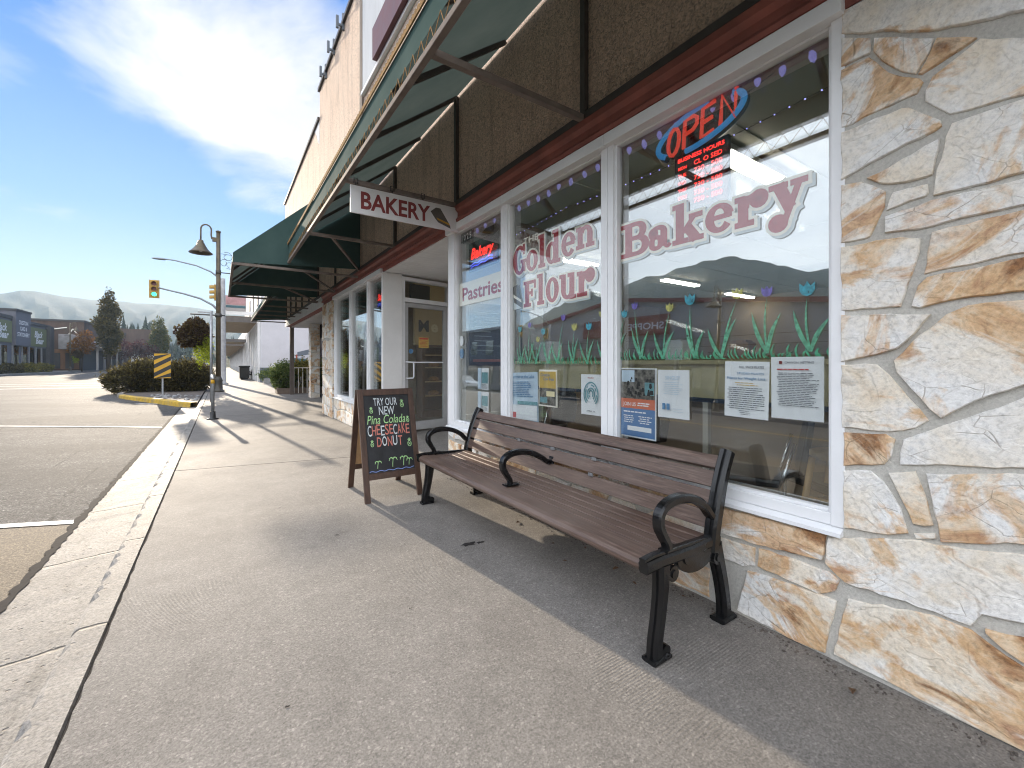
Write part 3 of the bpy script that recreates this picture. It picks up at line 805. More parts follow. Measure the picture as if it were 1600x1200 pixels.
# ------------------------------------------------------------------ stone cladding
def stone_layer(g):
    g.al = g.bm.loops.layers.float_color.new('stone')
def add_stone(g, poly, fr, rr, warm=None, thick=.011):
    # ragged outline
    pts = []
    n = len(poly)
    ar = sum(poly[i][0]*poly[(i+1) % n][1] - poly[(i+1) % n][0]*poly[i][1] for i in range(n))
    if ar < 0: poly = poly[::-1]
    for i in range(n):
        a, b = Vector(poly[i]), Vector(poly[(i+1) % n]); L = (b-a).length
        k = max(1, int(L/.035))
        for j in range(k):
            p = a.lerp(b, j/k)
            if j: p += Vector((rr.uniform(-1, 1), rr.uniform(-1, 1)))*.0042
            pts.append(p)
    m = len(pts)
    def shrink(d):
        out = []
        for i in range(m):
            e = (pts[(i+1) % m] - pts[i-1]); e.normalize(); nn = Vector((-e.y, e.x)); out.append(pts[i] + nn*d)
        return out
    tx, ty = rr.uniform(-.012, .012), rr.uniform(-.012, .012)
    c = Vector((sum(p.x for p in pts)/m, sum(p.y for p in pts)/m))
    th = thick + rr.uniform(-.003, .006)
    rings = []
    for d, cc in ((0, -.004), (.001, th*.6), (.004, th)):
        q = shrink(d) if d else pts
        rings.append([g.bm.verts.new(fr(p.x, p.y, cc + (0 if cc < 0 else (p.x-c.x)*tx + (p.y-c.y)*ty + rr.uniform(-.0012, .0012)))) for p in q])
    col = (rr.random(), rr.random(), rr.random() if warm is None else warm, 1)
    fs = [g.bm.faces.new(rings[-1])]
    for a, b in zip(rings, rings[1:]):
        for i in range(m): fs.append(g.bm.faces.new((a[i], a[(i+1) % m], b[(i+1) % m], b[i])))
    for f in fs:
        for l in f.loops: l[g.al] = col
def gen_stones(g, fr, a0, a1, b0, b1, sx, sy, rr, gap=.014):
    rows = max(1, round((b1-b0)/sy)); b = b0
    hs = [1 + rr.uniform(-.3, .3) for _ in range(rows)]; k = (b1-b0)/sum(hs)
    off = 0
    lines = [[(a0 + (a1-a0)*t/12, b0 if r_ == 0 else (b1 if r_ == rows else b0 + k*sum(hs[:r_]) + rr.uniform(-.25, .25)*sy)) for t in range(13)] for r_ in range(rows+1)]
    def at(r_, a):
        t = (a-a0)/(a1-a0)*12; i = min(11, max(0, int(t))); f = t-i
        return lines[r_][i][1]*(1-f) + lines[r_][i+1][1]*f
    for r_ in range(rows):
        a = a0
        cuts = [(a0, a0)]
        while a < a1:
            a += sx*rr.uniform(.6, 1.5)
            if a > a1 - sx*.45: a = a1
            s = 0 if a >= a1 else rr.uniform(-.3, .3)*sx
            cuts.append((a, min(a1, a + s)))
        for (l0, l1), (r0, r1) in zip(cuts, cuts[1:]):
            p = [(l0+gap, at(r_, l0)+gap), (r0-gap, at(r_, r0)+gap), (r1-gap, at(r_+1, r1)-gap), (l1+gap, at(r_+1, l1)-gap)]
            if p[1][0]-p[0][0] < .05 or p[2][0]-p[3][0] < .05 or p[3][1]-p[0][1] < .03 or p[2][1]-p[1][1] < .03: continue
            if rr.random() < .4:                       # clip a corner
                i = rr.randrange(4); q = Vector(p[i]); u = Vector(p[i-1]); v = Vector(p[(i+1) % 4])
                p[i:i+1] = [tuple(q.lerp(u, .28)), tuple(q.lerp(v, .28))]
            add_stone(g, p, fr, rr)
# ------------------------------------------------------------------ the bakery building
B = thing('bakery_building', 'tan stucco shop building with a white framed bakery front over flagstone', 'building', (2.14, 4.0, 0))
FACE = Fr((XF, 0, 0), (0, -1, 0), (0, 0, 1), (-1, 0, 0))      # a = -y, outward towards the street
def yz(p): return [(-y, z) for y, z in p]

# upper walls
g = MB()
g.box(XF, XF+.28, -3.0, 12.1, 2.98, 8.35); g.box(XF, XF+.28, 12.1, 19.4, 2.98, 7.62)
g.box(XF+.28, 13, 19.12, 19.4, 2.72, 7.62); g.box(XF+.28, 13, -3.0, -2.72, 0, 8.35); g.box(12.7, 13, -2.72, 19.12, 0, 7.6)
g.box(3.6, 3.8, 11.62, 19.12, 0, 2.7)
g.build('wall', M['stucco'], B)
g = MB(); g.box(XF+.28, 12.7, -2.72, 19.12, 7.2, 7.4); g.build('roof', M['roofing'], B)
g = MB(); g.box(XF-.05, XF+.33, -3.02, 12.12, 8.35, 8.43); g.box(XF-.05, XF+.33, 12.12, 19.42, 7.62, 7.70)
g.build('parapet_cap', M['dark_bar'], B)
g = MB(); g.box(XF-.035, XF, 7.93, 8.07, 4.3, 8.35); g.build('wall_trim', M['tube_metal'], B)
for y, z in ((9.4, 8.22), (10.3, 8.25), (11.2, 8.2)):
    g = MB(); g.bar((XF-.02, y, z), (XF-.02, y, z+.34), .05); g.bar((XF-.02, y, z+.08), (XF-.16, y, z+.08), .04); g.bar((XF-.14, y, z), (XF-.14, y, z+.25), .05)
    g.build('parapet_bracket', M['slate_base'], B)
g = MB()
for k in range(6):                                    # flaking white paint patch below the roof step
    g.prism(yz([(12.12 + .12*k, 7.60), (12.12+.12*k, 7.0+.12*k + .08*(k % 2)), (12.24+.12*k, 7.06+.12*k - .05*(k % 2)), (12.24+.12*k, 7.60)]), FACE, .0015, .006)
g.build('peeling_paint', M['white_paint'], B)
# upper window: pale panel, white sill, deep red frame
g = MB(); g.box(XF-.04, XF, 4.6, 7.86, 6.12, 8.3); uw = g.build('upper_window', M['grey_panel'], B)
g = MB(); g.box(XF-.06, XF-.001, 4.5, 7.90, 6.06, 6.119); g.build('sill', M['white_frame'], uw)
g = MB(); g.box(XF-.13, XF-.042, 4.4, 6.95, 6.12, 6.62); g.box(XF-.13, XF-.042, 4.4, 4.6, 6.62, 8.3); g.build('red_frame', M['maroon_frame'], uw)
# red beam over the shop windows and the grey rail above it
g = MB(); prof = [(0, 2.775), (.045, 2.775), (.05, 2.80), (.028, 2.83), (.028, 2.875), (.055, 2.90), (.055, 2.945), (.02, 2.958), (0, 2.958)]
g.prism(prof, Fr((XF, 0, 0), (-1, 0, 0), (0, 0, 1), (0, 1, 0)), -3.0, 11.6); g.box(XF, XF+.2, -3, 19.3, 2.72, 2.975)
g.build('red_beam', M['red_beam'], B)
g = MB(); g.box(XF-.02, XF-.0005, 11.6, 19.3, 2.70, 2.95); g.build('white_fascia', M['white_paint'], B)

# stone pier and dado
rr = random.Random(21)
g = MB(); g.box(XF, XF+.2, -3.0, .70, 0, 2.715); g.box(XF, XF+.2, .70, 4.44, 0, .555); g.build('mortar_backing', M['mortar'], B)
g = MB(); g.box(XF, XF+.2, 6.83, 10.36, 0, .495); g.build('mortar_backing', M['mortar'], B)
g = MB(); stone_layer(g)
WARM = {1: .55, 3: .5, 13: .97, 17: .0, 16: .55, 20: .8, 21: .75, 23: .5, 24: .95, 25: .95, 6: .1, 8: .2, 14: .35, 15: .15, 7: .35, 4: .35, 29: .95, 27: .55, 28: .6, 18: .8, 19: .45, 10: .4, 11: .45, 12: .5}
for i, p in enumerate(STONES):
    add_stone(g, yz(p), FACE, rr, WARM.get(i))
gen_stones(g, FACE, -.20, 3.0, .0, 2.71, .42, .27, rr)
add_stone(g, yz([(.706, 2.62), (.605, 2.56), (.42, 2.45), (.21, 2.38), (.21, 2.71), (.706, 2.71)]), FACE, rr, .4)
gen_stones(g, FACE, -4.43, -1.275, .0, .55, .40, .18, rr)
g.build('stone_cladding', M['stone'], B)
g = MB(); stone_layer(g)
gen_stones(g, FACE, -10.36, -6.84, .0, .49, .36, .24, rr)
g.build('stone_cladding', M['stone'], B)
# stone columns by the second entrance
def stone_column(x0, x1, y0, y1, z1):
    g = MB(); g.box(x0+.02, x1, y0+.02, y1-.02, 0, z1); o = g.build('stone_column', M['mortar'], B)
    g = MB(); stone_layer(g)
    gen_stones(g, Fr((x0+.02, 0, 0), (0, -1, 0), (0, 0, 1), (-1, 0, 0)), -y1, -y0, 0, z1, .30, .22, rr, .008)
    gen_stones(g, Fr((0, y0+.02, 0), (1, 0, 0), (0, 0, 1), (0, -1, 0)), x0, x1, 0, z1, .18, .22, rr, .008)
    g.build('column_stone', M['stone'], o)
stone_column(2.09, 2.40, 10.40, 11.55, 2.70)
stone_column(2.68, 3.0, 16.9, 17.35, 2.70)
g = MB(); g.box(XF+.2, 3.6, 11.6, 19.3, 2.70, 2.78); g.build('soffit', M['white_paint'], B)
g = MB(); g.box(3.05, 3.13, 11.7, 19.1, .0, .12); g.box(3.05, 3.13, 11.7, 19.1, 2.2, 2.695)
for y in (11.7, 13.2, 14.6, 15.7, 16.6, 17.5, 18.9): g.box(3.04, 3.14, y, y+.09, .12, 2.2)
ef = g.build('entrance_frame', M['l_dark'], B)
g = MB(); g.box(3.08, 3.09, 11.75, 19.05, .12, 2.2); g.build('pane', M['far_glass'], ef)
g = MB(); g.box(2.30, 2.44, 19.22, 19.36, 0, 2.72); g.build('corner_post', M['brown_post'], B)

# shop windows: frame > pane, sill, lettering, paintings
PN = Fr((2.206, 0, 0), (0, -1, 0), (0, 0, 1), (-1, 0, 0))
def shop_window(y0, y1, z0, z1, l=.055, r=.055, top=.075, bot=.05):
    g = MB(); a, b = 2.136, 2.225
    g.box(a, b, y0, y0+r, z0, z1-top); g.box(a, b, y1-l, y1, z0, z1-top)
    g.box(2.098, b, y0, y1, z1-top, z1); g.box(a+.004, b, y0+r, y1-l, z0, z0+bot)
    q = .014                                          # glazing stop
    g.box(a+.020, b-.03, y0+r, y0+r+q, z0+bot, z1-top); g.box(a+.020, b-.03, y1-l-q, y1-l, z0+bot, z1-top)
    g.box(a+.020, b-.03, y0+r+q, y1-l-q, z0+bot, z0+bot+q); g.box(a+.020, b-.03, y0+r+q, y1-l-q, z1-top-q, z1-top)
    f = g.build('shop_window', M['white_frame'], B, bevel=.003)
    g = MB(); g.box(2.186, 2.192, y0+r*.5, y1-l*.5, z0+bot*.5, z1-top*.5); g.build('pane', M['shop_glass'], f)
    g = MB(); g.box(2.212, 2.216, y0+r*.5, y1-l*.5, z0+bot*.5, z1-top*.5); g.build('inner_pane', M['inner_glass'], f)
    return f
W3 = shop_window(.695, 2.012, .565, 2.77, .05, .05)
W2 = shop_window(2.016, 3.280, .565, 2.77, .05, .055)
W1 = shop_window(3.284, 4.440, .565, 2.77, .15, .05)
L3 = shop_window(6.834, 7.680, .50, 2.77, .045, .05)
L2 = shop_window(7.684, 8.940, .50, 2.77, .06, .05)
L1 = shop_window(8.944, 10.38, .50, 2.77, .20, .06)
for f, y0, y1, z in ((W3, .70, 4.44, .565), (L3, 6.834, 10.38, .50)):
    g = MB(); g.prism([(-.01, z-.035), (.034, z-.035), (.034, z-.018), (-.01, z-.002)], Fr((XF, 0, 0), (-1, 0, 0), (0, 0, 1), (0, 1, 0)), y0, y1); g.build('sill', M['white_frame'], f)

# serif lettering made of strokes
def ring(cx, cy, rx, ry, wx, wy, a0, a1, n=28):
    pts = []
    for i in range(n+1):
        a = R(a0 + (a1-a0)*i/n); c, s = math.cos(a), math.sin(a)
        pts.append((cx + rx*c, cy + ry*s, wx*c*c + wy*s*s))
    return ('P', pts)
def S(x0, y0, x1, y1, w, w2=None): return ('P', [(x0, y0, w), (x1, y1, w2 or w)])
def H(x0, x1, y, h=.14): return ('P', [(x0, y, h), (x1, y, h)])
def D(x, y, r): return ring(x, y, r*.5, r*.5, r, r, 0, 360, 14)
GL = {
'B': [S(.30, .0, .30, 1.45, .34), H(.0, .55, .07), H(.0, .55, 1.38), H(.45, .62, .07, .13), H(.45, .62, .77, .13), H(.45, .60, 1.38, .13), ring(.60, 1.07, .28, .31, .32, .13, -90, 90), ring(.62, .42, .36, .35, .34, .13, -90, 90)],
'a': [ring(.34, .30, .22, .24, .26, .12, 0, 360), S(.70, .12, .70, .74, .28), ring(.44, .70, .27, .24, .26, .13, 0, 150), D(.20, .72, .22), ring(.88, .16, .10, .10, .12, .10, 180, 340)],
'k': [S(.26, 0, .26, 1.5, .30), H(.0, .56, .07), H(.0, .30, 1.43), S(.40, .42, .80, .93, .13), S(.50, .62, .86, .06, .32), H(.62, 1.06, .93), H(.62, 1.10, .07)],
'e': [ring(.47, .5, .33, .44, .29, .13, 12, 322), H(.25, .86, .53, .12)],
'r': [S(.26, 0, .26, .97, .30), H(.0, .60, .07), H(.0, .30, .93), ring(.62, .58, .30, .34, .24, .15, 65, 175), D(.78, .80, .28)],
'y': [S(.28, .96, .60, .12, .32), S(.86, .94, .44, -.36, .15), H(.02, .52, .93), H(.64, 1.06, .93), D(.27, -.34, .28), S(.50, -.18, .30, -.42, .14)],
'G': [ring(.68, .72, .46, .66, .36, .14, 42, 318), S(1.08, .12, 1.08, .62, .28), H(.80, 1.30, .62), S(1.10, .98, 1.10, 1.45, .13)],
'o': [ring(.5, .5, .34, .43, .30, .13, 0, 360)],
'l': [S(.27, 0, .27, 1.5, .30), H(.0, .54, .07), H(.0, .30, 1.43)],
'd': [ring(.44, .5, .29, .43, .29, .13, 0, 360), S(.78, 0, .78, 1.5, .30), H(.52, .80, 1.43), H(.78, 1.08, .07)],
'n': [S(.26, 0, .26, .97, .30), H(.0, .52, .07), H(.0, .30, .93), ring(.62, .60, .28, .33, .28, .14, 0, 150), S(.90, 0, .90, .62, .30), H(.66, 1.16, .07)],
'F': [S(.30, 0, .30, 1.45, .34), H(.0, .60, .07), H(.0, 1.0, 1.38), H(.40, .72, .76, .13), S(.98, 1.42, .98, 1.02, .12), S(.72, .95, .72, .58, .11)],
'u': [S(.28, .34, .28, .97, .30), H(.0, .30, .93), ring(.58, .36, .30, .29, .28, .14, 180, 330), S(.90, 0, .90, .97, .30), H(.62, .92, .93), H(.90, 1.18, .07)],
}
WID = {'B': 1.02, 'a': 1.02, 'k': 1.10, 'e': .88, 'r': .94, 'y': 1.06, 'G': 1.30, 'o': .96, 'l': .54, 'd': 1.08, 'n': 1.16, 'F': 1.08, 'u': 1.18}
def glyph(g, ch, fr, x, y, sx, sy, grow=0.0, c=0.0, dx=0, dy=0):
    eps = 0
    for _, pts in GL[ch]:
        P_ = [(x + dx + px*sx, y + dy + py*sy) for px, py, _w in pts]; ws = [w_*min(sx, sy)/2 + grow for *_, w_ in pts]
        closed = (Vector(P_[0]) - Vector(P_[-1])).length < 1e-5
        if not closed and grow:
            d = (Vector(P_[0]) - Vector(P_[1])).normalized()*grow; P_[0] = tuple(Vector(P_[0]) + d)
            d = (Vector(P_[-1]) - Vector(P_[-2])).normalized()*grow; P_[-1] = tuple(Vector(P_[-1]) + d)
        L_, R_ = [], []
        m = len(P_)
        for i in range(m):
            if closed: t_ = Vector(P_[(i+1) % (m-1)]) - Vector(P_[(i-1) % (m-1)])
            else: t_ = Vector(P_[min(i+1, m-1)]) - Vector(P_[max(i-1, 0)])
            t_.normalize(); nn = Vector((-t_.y, t_.x))
            L_.append(g.bm.verts.new(fr(*(Vector(P_[i]) + nn*ws[i]), c + eps))); R_.append(g.bm.verts.new(fr(*(Vector(P_[i]) - nn*ws[i]), c + eps)))
        for i in range(m-1): g.bm.faces.new((L_[i], L_[i+1], R_[i+1], R_[i]))
        eps += .00012
def word(parent, items):
    """items: (char, y_left, z_base, width, x-height)"""
    for nm, mat, gr, c, dx, dy in (('lettering_shadow', 'letter_shadow', .020, .001, .012, -.014), ('lettering_outline', 'letter_cream', .020, .003, 0, 0), ('lettering', 'letter_red', .0045, .005, 0, 0)):
        g = MB()
        for ch, yl, zb, wd, xh in items: glyph(g, ch, PN, -yl, zb, wd/WID[ch], xh, gr, c, dx, dy)
        g.build(nm, M[mat], parent, fixn=False)
word(W3, [('B', 1.945, 1.945, .20, .145), ('a', 1.725, 1.945, .155, .14), ('k', 1.555, 1.945, .19, .15), ('e', 1.35, 1.955, .145, .145), ('r', 1.185, 1.948, .14, .150), ('y', 1.022, 1.965, .165, .138)])
word(W2, [('G', 3.225, 2.045, .20, .172), ('o', 3.02, 2.045, .155, .175), ('l', 2.845, 2.05, .085, .178), ('d', 2.745, 2.055, .175, .172), ('e', 2.55, 2.075, .145, .175), ('n', 2.385, 2.10, .185, .155)])
word(W2, [('F', 3.055, 1.745, .175, .148), ('l', 2.86, 1.745, .085, .165), ('o', 2.745, 1.742, .15, .20), ('u', 2.575, 1.745, .185, .195), ('r', 2.375, 1.748, .16, .18)])
g = MB(); g.text('THE', PN, .075, align='LEFT', bold=.02, c=.004, width=.21); g2 = g
for v in g.bm.verts: v.co += Vector((0, -(-3.062), 2.295))
g.build('lettering_small', M['letter_cream'], W2, fixn=False)
def cake(parent, y0, z0, w, h, fr, c, mats=('cake_grey', 'cake_gold', 'letter_cream')):
    P_ = lambda pts: [(-y0 + a*w, z0 + b*h) for a, b in pts]
    g = MB(); g.face([fr(a, b, c) for a, b in P_([(.10, .92), (.62, 1.0), (1.0, .0), (.30, .30)])]); o = g.build('cake_emblem', M[mats[0]], parent, fixn=False)
    g = MB(); g.face([fr(a, b, c+.0008) for a, b in P_([(.17, .66), (.22, .52), (.93, .24), (.88, .36)])]); g.build('cake_layer', M[mats[1]], o if parent.parent is None else parent, fixn=False)
    g = MB(); g.face([fr(a, b, c+.0008) for a, b in P_([(.0, .0), (.24, .62), (.30, .30), (.95, .02)])]) if len(mats) > 2 and mats[2] else None
    if mats[2]: g.build('cake_plate', M[mats[2]], o if parent.parent is None else parent, fixn=False)
    else: g.bm.free()
    return o
cake(W2, 3.265, 1.735, .19, .225, PN, .004, ('cake_grey', 'letter_cream', 'letter_shadow'))
# cream strip with the word Pastries, house number
g = MB(); g.box(2.2, 2.203, 3.345, 4.285, 1.885, 2.13); st = g.build('cream_strip', M['letter_cream'], W1)
g = MB(); g.text('Pastries', Fr((2.1985, 3.80, 1.935), (0, -1, 0), (0, 0, 1), (-1, 0, 0)), .20, bold=.022, width=.82); g.build('strip_lettering', M['letter_red'], W1, fixn=False)
for i, ch in enumerate('1025'):
    y = 4.245 - i*.064
    g = MB(); g.box(2.199, 2.203, y-.058, y, 2.575, 2.675); o = g.build('number_plate', M['letter_black'], W1)
    g = MB(); g.text(ch, Fr((2.198, y-.029, 2.592), (0, -1, 0), (0, 0, 1), (-1, 0, 0)), .088, bold=.012); g.build('number', M['sign_white'], W1, fixn=False)

# painted tulips and grass
def blade(g, y0, z0, y1, z1, w, c):
    n = 5; a, b = Vector((-y0, z0)), Vector((-y1, z1)); d = (b-a).normalized(); s = Vector((-d.y, d.x)); L_, R_ = [], []
    for i in range(n+1):
        t_ = i/n; p = a.lerp(b, t_) + s*(math.sin(t_*math.pi)*.012); ww = w*(.55 + .6*math.sin(t_*math.pi*.6))*(1-t_**2.2)
        L_.append(PN(p.x - s.x*ww/2, p.y - s.y*ww/2, c)); R_.append(PN(p.x + s.x*ww/2, p.y + s.y*ww/2, c))
    for i in range(n): g.face([L_[i], R_[i], R_[i+1], L_[i+1]])
TUL = {'paint_cyan': [], 'paint_violet': [], 'paint_yellow': []}
ck = list(TUL)
def tulip(win, y, z, yb, zb, sz, colr, rr):
    g = MB(); k = sz
    pts = [(-.30, .05), (-.5, .35), (-.52, .95), (-.22, .68), (0, 1.05), (.22, .68), (.52, .95), (.5, .35), (.30, .05), (0, -.05)]
    g.face([PN(-y + a*k, z + b*k, .0035) for a, b in pts]); g.build('painted_tulip', M[colr], win, fixn=False)
    g = MB(); blade(g, yb, zb, y, z, .012, .002)
    for s in (-1, 1): blade(g, yb, zb, yb + s*rr.uniform(.05, .085), zb + rr.uniform(.15, .22), .024, .0022 + s*.0003)
    g.build('painted_leaf', M['paint_leaf'], win, fixn=False)
rr = random.Random(4)
for y, z, yb, zb, s, c_ in ((1.925, 1.555, 1.975, 1.30, .05, 0), (1.84, 1.60, 1.785, 1.28, .045, 1), (1.58, 1.56, 1.625, 1.28, .05, 2), (1.447, 1.585, 1.415, 1.28, .062, 0), (1.178, 1.585, 1.262, 1.28, .055, 2), (1.032, 1.578, 1.03, 1.30, .05, 1), (.858, 1.56, .845, 1.305, .062, 0)):
    tulip(W3, y, z, yb, zb, s, ck[c_], rr)
for y, z, yb, zb, s, c_ in ((3.12, 1.53, 3.10, 1.25, .055, 0), (2.975, 1.56, 2.98, 1.25, .05, 1), (2.86, 1.43, 2.88, 1.25, .05, 2), (2.785, 1.49, 2.72, 1.25, .055, 0), (2.535, 1.585, 2.60, 1.25, .05, 1), (2.41, 1.50, 2.42, 1.25, .055, 2), (2.255, 1.495, 2.27, 1.25, .055, 0), (2.13, 1.575, 2.10, 1.25, .05, 2)):
    tulip(W2, y, z, yb, zb, s, ck[c_], rr)
for win, ya, yb in ((W3, .77, 1.96), (W2, 2.08, 3.21)):
    g = MB(); y = ya
    while y < yb:
        z = 1.275 if win is W3 else 1.245
        blade(g, y, z, y + rr.uniform(-.02, .02), z + rr.uniform(.022, .075), .012, .0015 + rr.uniform(0, .0004)); y += rr.uniform(.008, .030)
    g.build('painted_grass', M['paint_green'], win, fixn=False)

# entrance recess
g = MB(); g.face([(XF-.01, 4.43, .006), (2.5, 4.43, .10), (2.5, 6.90, .10), (XF-.01, 6.84, .006)]); g.face([(2.5, 4.43, .10), (3.5, 4.43, .12), (3.5, 7.1, .12), (2.5, 6.90, .10)])
g.build('entrance_ramp', M['sidewalk'], B)
g = MB(); y = 4.40
while y < 7.0:
    g.box(XF+.02, 3.6, y, y+.118, 2.706, 2.722); y += .122
g.box(XF+.02, 3.6, 4.35, 7.1, 2.723, 2.78)
g.build('recess_ceiling', M['white_paint'], B)
g = MB(); g.box(2.125, 2.44, 6.765, 6.832, 0, 2.70); g.box(2.40, 2.44, 6.832, 6.9, 0, 2.7); g.box(2.23, 3.45, 4.36, 4.43, 0.0, 2.70); g.box(3.39, 3.46, 4.43, 7.05, 0.0, 2.70)
g.build('recess_wall', M['white_paint'], B, bevel=.004)
DF = Fr((2.445, 6.835, .115), (.982, .187, 0), (0, 0, 1), (.187, -.982, 0))
def dbox(g, a0, a1, b0, b1, c0, c1): g.hexa([DF(a0, b0, c0), DF(a1, b0, c0), DF(a1, b0, c1), DF(a0, b0, c1), DF(a0, b1, c0), DF(a1, b1, c0), DF(a1, b1, c1), DF(a0, b1, c1)])
g = MB(); dbox(g, -.02, .045, 0, 2.56, -.05, .05); dbox(g, .905, .97, 0, 2.56, -.05, .05); dbox(g, .045, .905, 2.15, 2.22, -.05, .05); dbox(g, .045, .905, 2.50, 2.56, -.05, .05)
dr = g.build('door', M['white_frame'], B, bevel=.003)
g = MB(); dbox(g, .05, .115, .02, 2.14, -.03, .03); dbox(g, .835, .90, .02, 2.14, -.03, .03); dbox(g, .115, .835, .02, .16, -.03, .03); dbox(g, .115, .835, 2.07, 2.14, -.03, .03)
g.build('door_leaf', M['door_metal'], dr, bevel=.003)
g = MB(); dbox(g, .11, .84, .15, 2.08, -.004, .004); dbox(g, .04, .91, 2.21, 2.51, -.004, .004); g.build('pane', M['door_glass'], dr)
g = MB(); g.tube([DF(.07, 1.16, .03), DF(.07, 1.16, .075), DF(.17, 1.155, .085), DF(.185, 1.13, .085), DF(.185, .92, .085), DF(.17, .895, .085), DF(.07, .89, .075), DF(.07, .89, .03)], .013); dbox(g, .14, .81, 1.145, 1.165, .03, .045); g.build('handle', M['white_frame'], dr)
g = MB(); dbox(g, .33, .53, 1.40, 1.58, .0045, .0055); g.build('yellow_notice', M['ink_gold'], dr)
g = MB(); dbox(g, .345, .515, 1.545, 1.57, .0056, .0062)
for k in range(5): dbox(g, .35, .51 - .03*(k % 2), 1.515-.022*k, 1.522-.022*k, .0056, .0062)
g.build('notice_print', M['ink_red'], dr)
g = MB(); g.prism([(.18 + .04*math.cos(k*.3927), 1.34 + .04*math.sin(k*.3927)) for k in range(16)], DF, .0046, .0056); g.build('round_sticker', M['ink_blue'], dr)
g = MB(); dbox(g, .28, .66, 2.22, 2.50, -.2, -.15); g.build('transom_board', M['slate_black'], dr)

# interior shell
g = MB(); g.box(2.2, 12.7, -1.3, 4.36, -.05, .10); g.box(3.46, 12.7, 4.36, 7.1, -.05, .10); g.box(2.45, 12.7, 6.9, 11.5, -.05, .10); g.build('shop_floor', M['shop_floor'], B)
g = MB()
x = 2.42
g.box(2.42, 12.7, -1.3, 11.5, 3.06, 3.12)
for k in range(9): g.box(2.42, 12.7, -1.2 + 1.22*k*1.2, -1.18 + 1.22*k*1.2, 3.052, 3.06)
for k in range(8): g.box(2.6 + 1.25*k, 2.62 + 1.25*k, -1.3, 11.5, 3.049, 3.052)
g.build('shop_ceiling', M['shop_ceiling'], B)
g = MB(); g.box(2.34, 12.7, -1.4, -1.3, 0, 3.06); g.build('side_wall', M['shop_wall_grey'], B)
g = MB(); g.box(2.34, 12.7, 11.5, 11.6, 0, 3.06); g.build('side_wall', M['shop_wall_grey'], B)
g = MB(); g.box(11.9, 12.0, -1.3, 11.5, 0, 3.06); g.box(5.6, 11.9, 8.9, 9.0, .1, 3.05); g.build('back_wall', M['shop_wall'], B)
# ------------------------------------------------------------------ awnings
def awning(label, y0, y1, xo, zb, zv, posts, rafters, lacing, near_end, far_end, diag, loc_y, zt=4.16):
    A = thing('awning', label, 'awning', (XF, loc_y, zb), 0, 'green awnings along the shop front')
    xw = XF-.012
    g = MB(); th = .012
    zl = zb + (.10 if lacing else 0); rs_ = random.Random(int(y0*10)); ny = max(2, int((y1-y0)/.33)); V = []
    for j in range(ny+1):                              # one sheet of cloth, sagging a little between the rafters
        y = y0 + (y1-y0)*j/ny; s_ = .018*(j % 2) + rs_.uniform(0, .006)
        row = []
        for k in range(5):
            t_ = k/4; row.append(g.bm.verts.new((xw + (xo-xw)*t_, y, zt + (zv-zt)*t_ - s_*math.sin(t_*math.pi))))
        row.append(g.bm.verts.new((xo + rs_.uniform(-.004, .004), y, zl))); V.append(row)
    for a, b in zip(V, V[1:]):
        for k in range(5): g.bm.faces.new((a[k], a[k+1], b[k+1], b[k])).smooth = k < 4
    for e, y in ((near_end, y0), (far_end, y1)):
        if e: g.prism([(xw, zt), (xo, zv), (xo, zb), (xw, zb + e)], Fr((0, 0, 0), (1, 0, 0), (0, 0, 1), (0, 1, 0)), y-.006 if y == y0 else y, y if y == y0 else y+.006)
    g.build('canopy', M['canvas'], A)
    if lacing:                                         # scalloped brown edge along the top of the valance
        g = MB(); y = y0
        while y < y1:
            q = [(y, zv-.012), (y, zv+.010)] + [(y + .045*k/4, zv + .012 + .020*math.sin(k/4*math.pi)) for k in range(5)][1:] + [(y+.045, zv-.012)]
            g.prism([(-a, b) for a, b in q], Fr((xo-.010, 0, 0), (0, -1, 0), (0, 0, 1), (-1, 0, 0)), 0, .010); y += .045
        g.build('scalloped_edge', M['brown_fringe'], A)
        g = MB(); y = y0 + .05; pts = []; k = 0       # lacing between valance and tube
        while y < y1: pts.append((xo-.004, y, zb + (.105 if k % 2 else .012))); y += .085 if k % 2 else .045; k += 1
        for a, b in zip(pts, pts[1:]): g.bar(a, b, .0036)
        g.build('lacing', M['brown_fringe'], A)
    g = MB(); g.box(xo-.02, xo+.02, y0, y1, zb-.04, zb); g.build('front_tube', M['tube_metal'], A, bevel=.004)
    g = MB(); g.box(XF-.045, XF-.006, y0, y1, 2.955, 3.005); g.build('wall_rail', M['dark_bar'], A)
    for y in posts:
        g = MB(); g.box(XF-.045, XF-.006, y-.022, y+.022, 3.005, zt-.02); g.build('wall_post', M['dark_bar'], A)
        g = MB(); g.box(xo+.02, XF-.045, y-.02, y+.02, zb-.038, zb+.002); g.build('spreader', M['tube_metal'], A)
    for y in rafters:
        g = MB(); g.bar((xw-.03, y, zt-.04), (xo+.02, y, zv-.03), .04, .04); g.build('rafter', M['dark_bar'], A)
    for a, b in diag:
        g = MB(); g.bar((*a, zb-.016), (*b, zb-.016), .03, .03); g.build('diagonal_brace', M['tube_metal'], A)
    return A
ra = [-1.74 + .989*k for k in range(11)]
awning('long green canvas awning with a brown scalloped edge over the bakery windows', -2.2, 8.13, .95, 2.985, 3.27, [-1.74, .24, 2.21, 4.19, 6.17], [y for y in ra if y < 8.1], True, 1.0, 0, [((1.25, 6.2), (2.09, 8.1))], 3)
awning('wide green awning stepping further out over the sidewalk beyond the bakery sign', 8.15, 12.2, .16, 2.87, 3.02, [8.17, 10.15, 12.18], [8.9, 9.5, 10.8, 11.5], False, .12, .12, [((1.2, 8.2), (2.09, 10.1)), ((1.1, 10.2), (2.09, 12.1))], 10, 4.82)
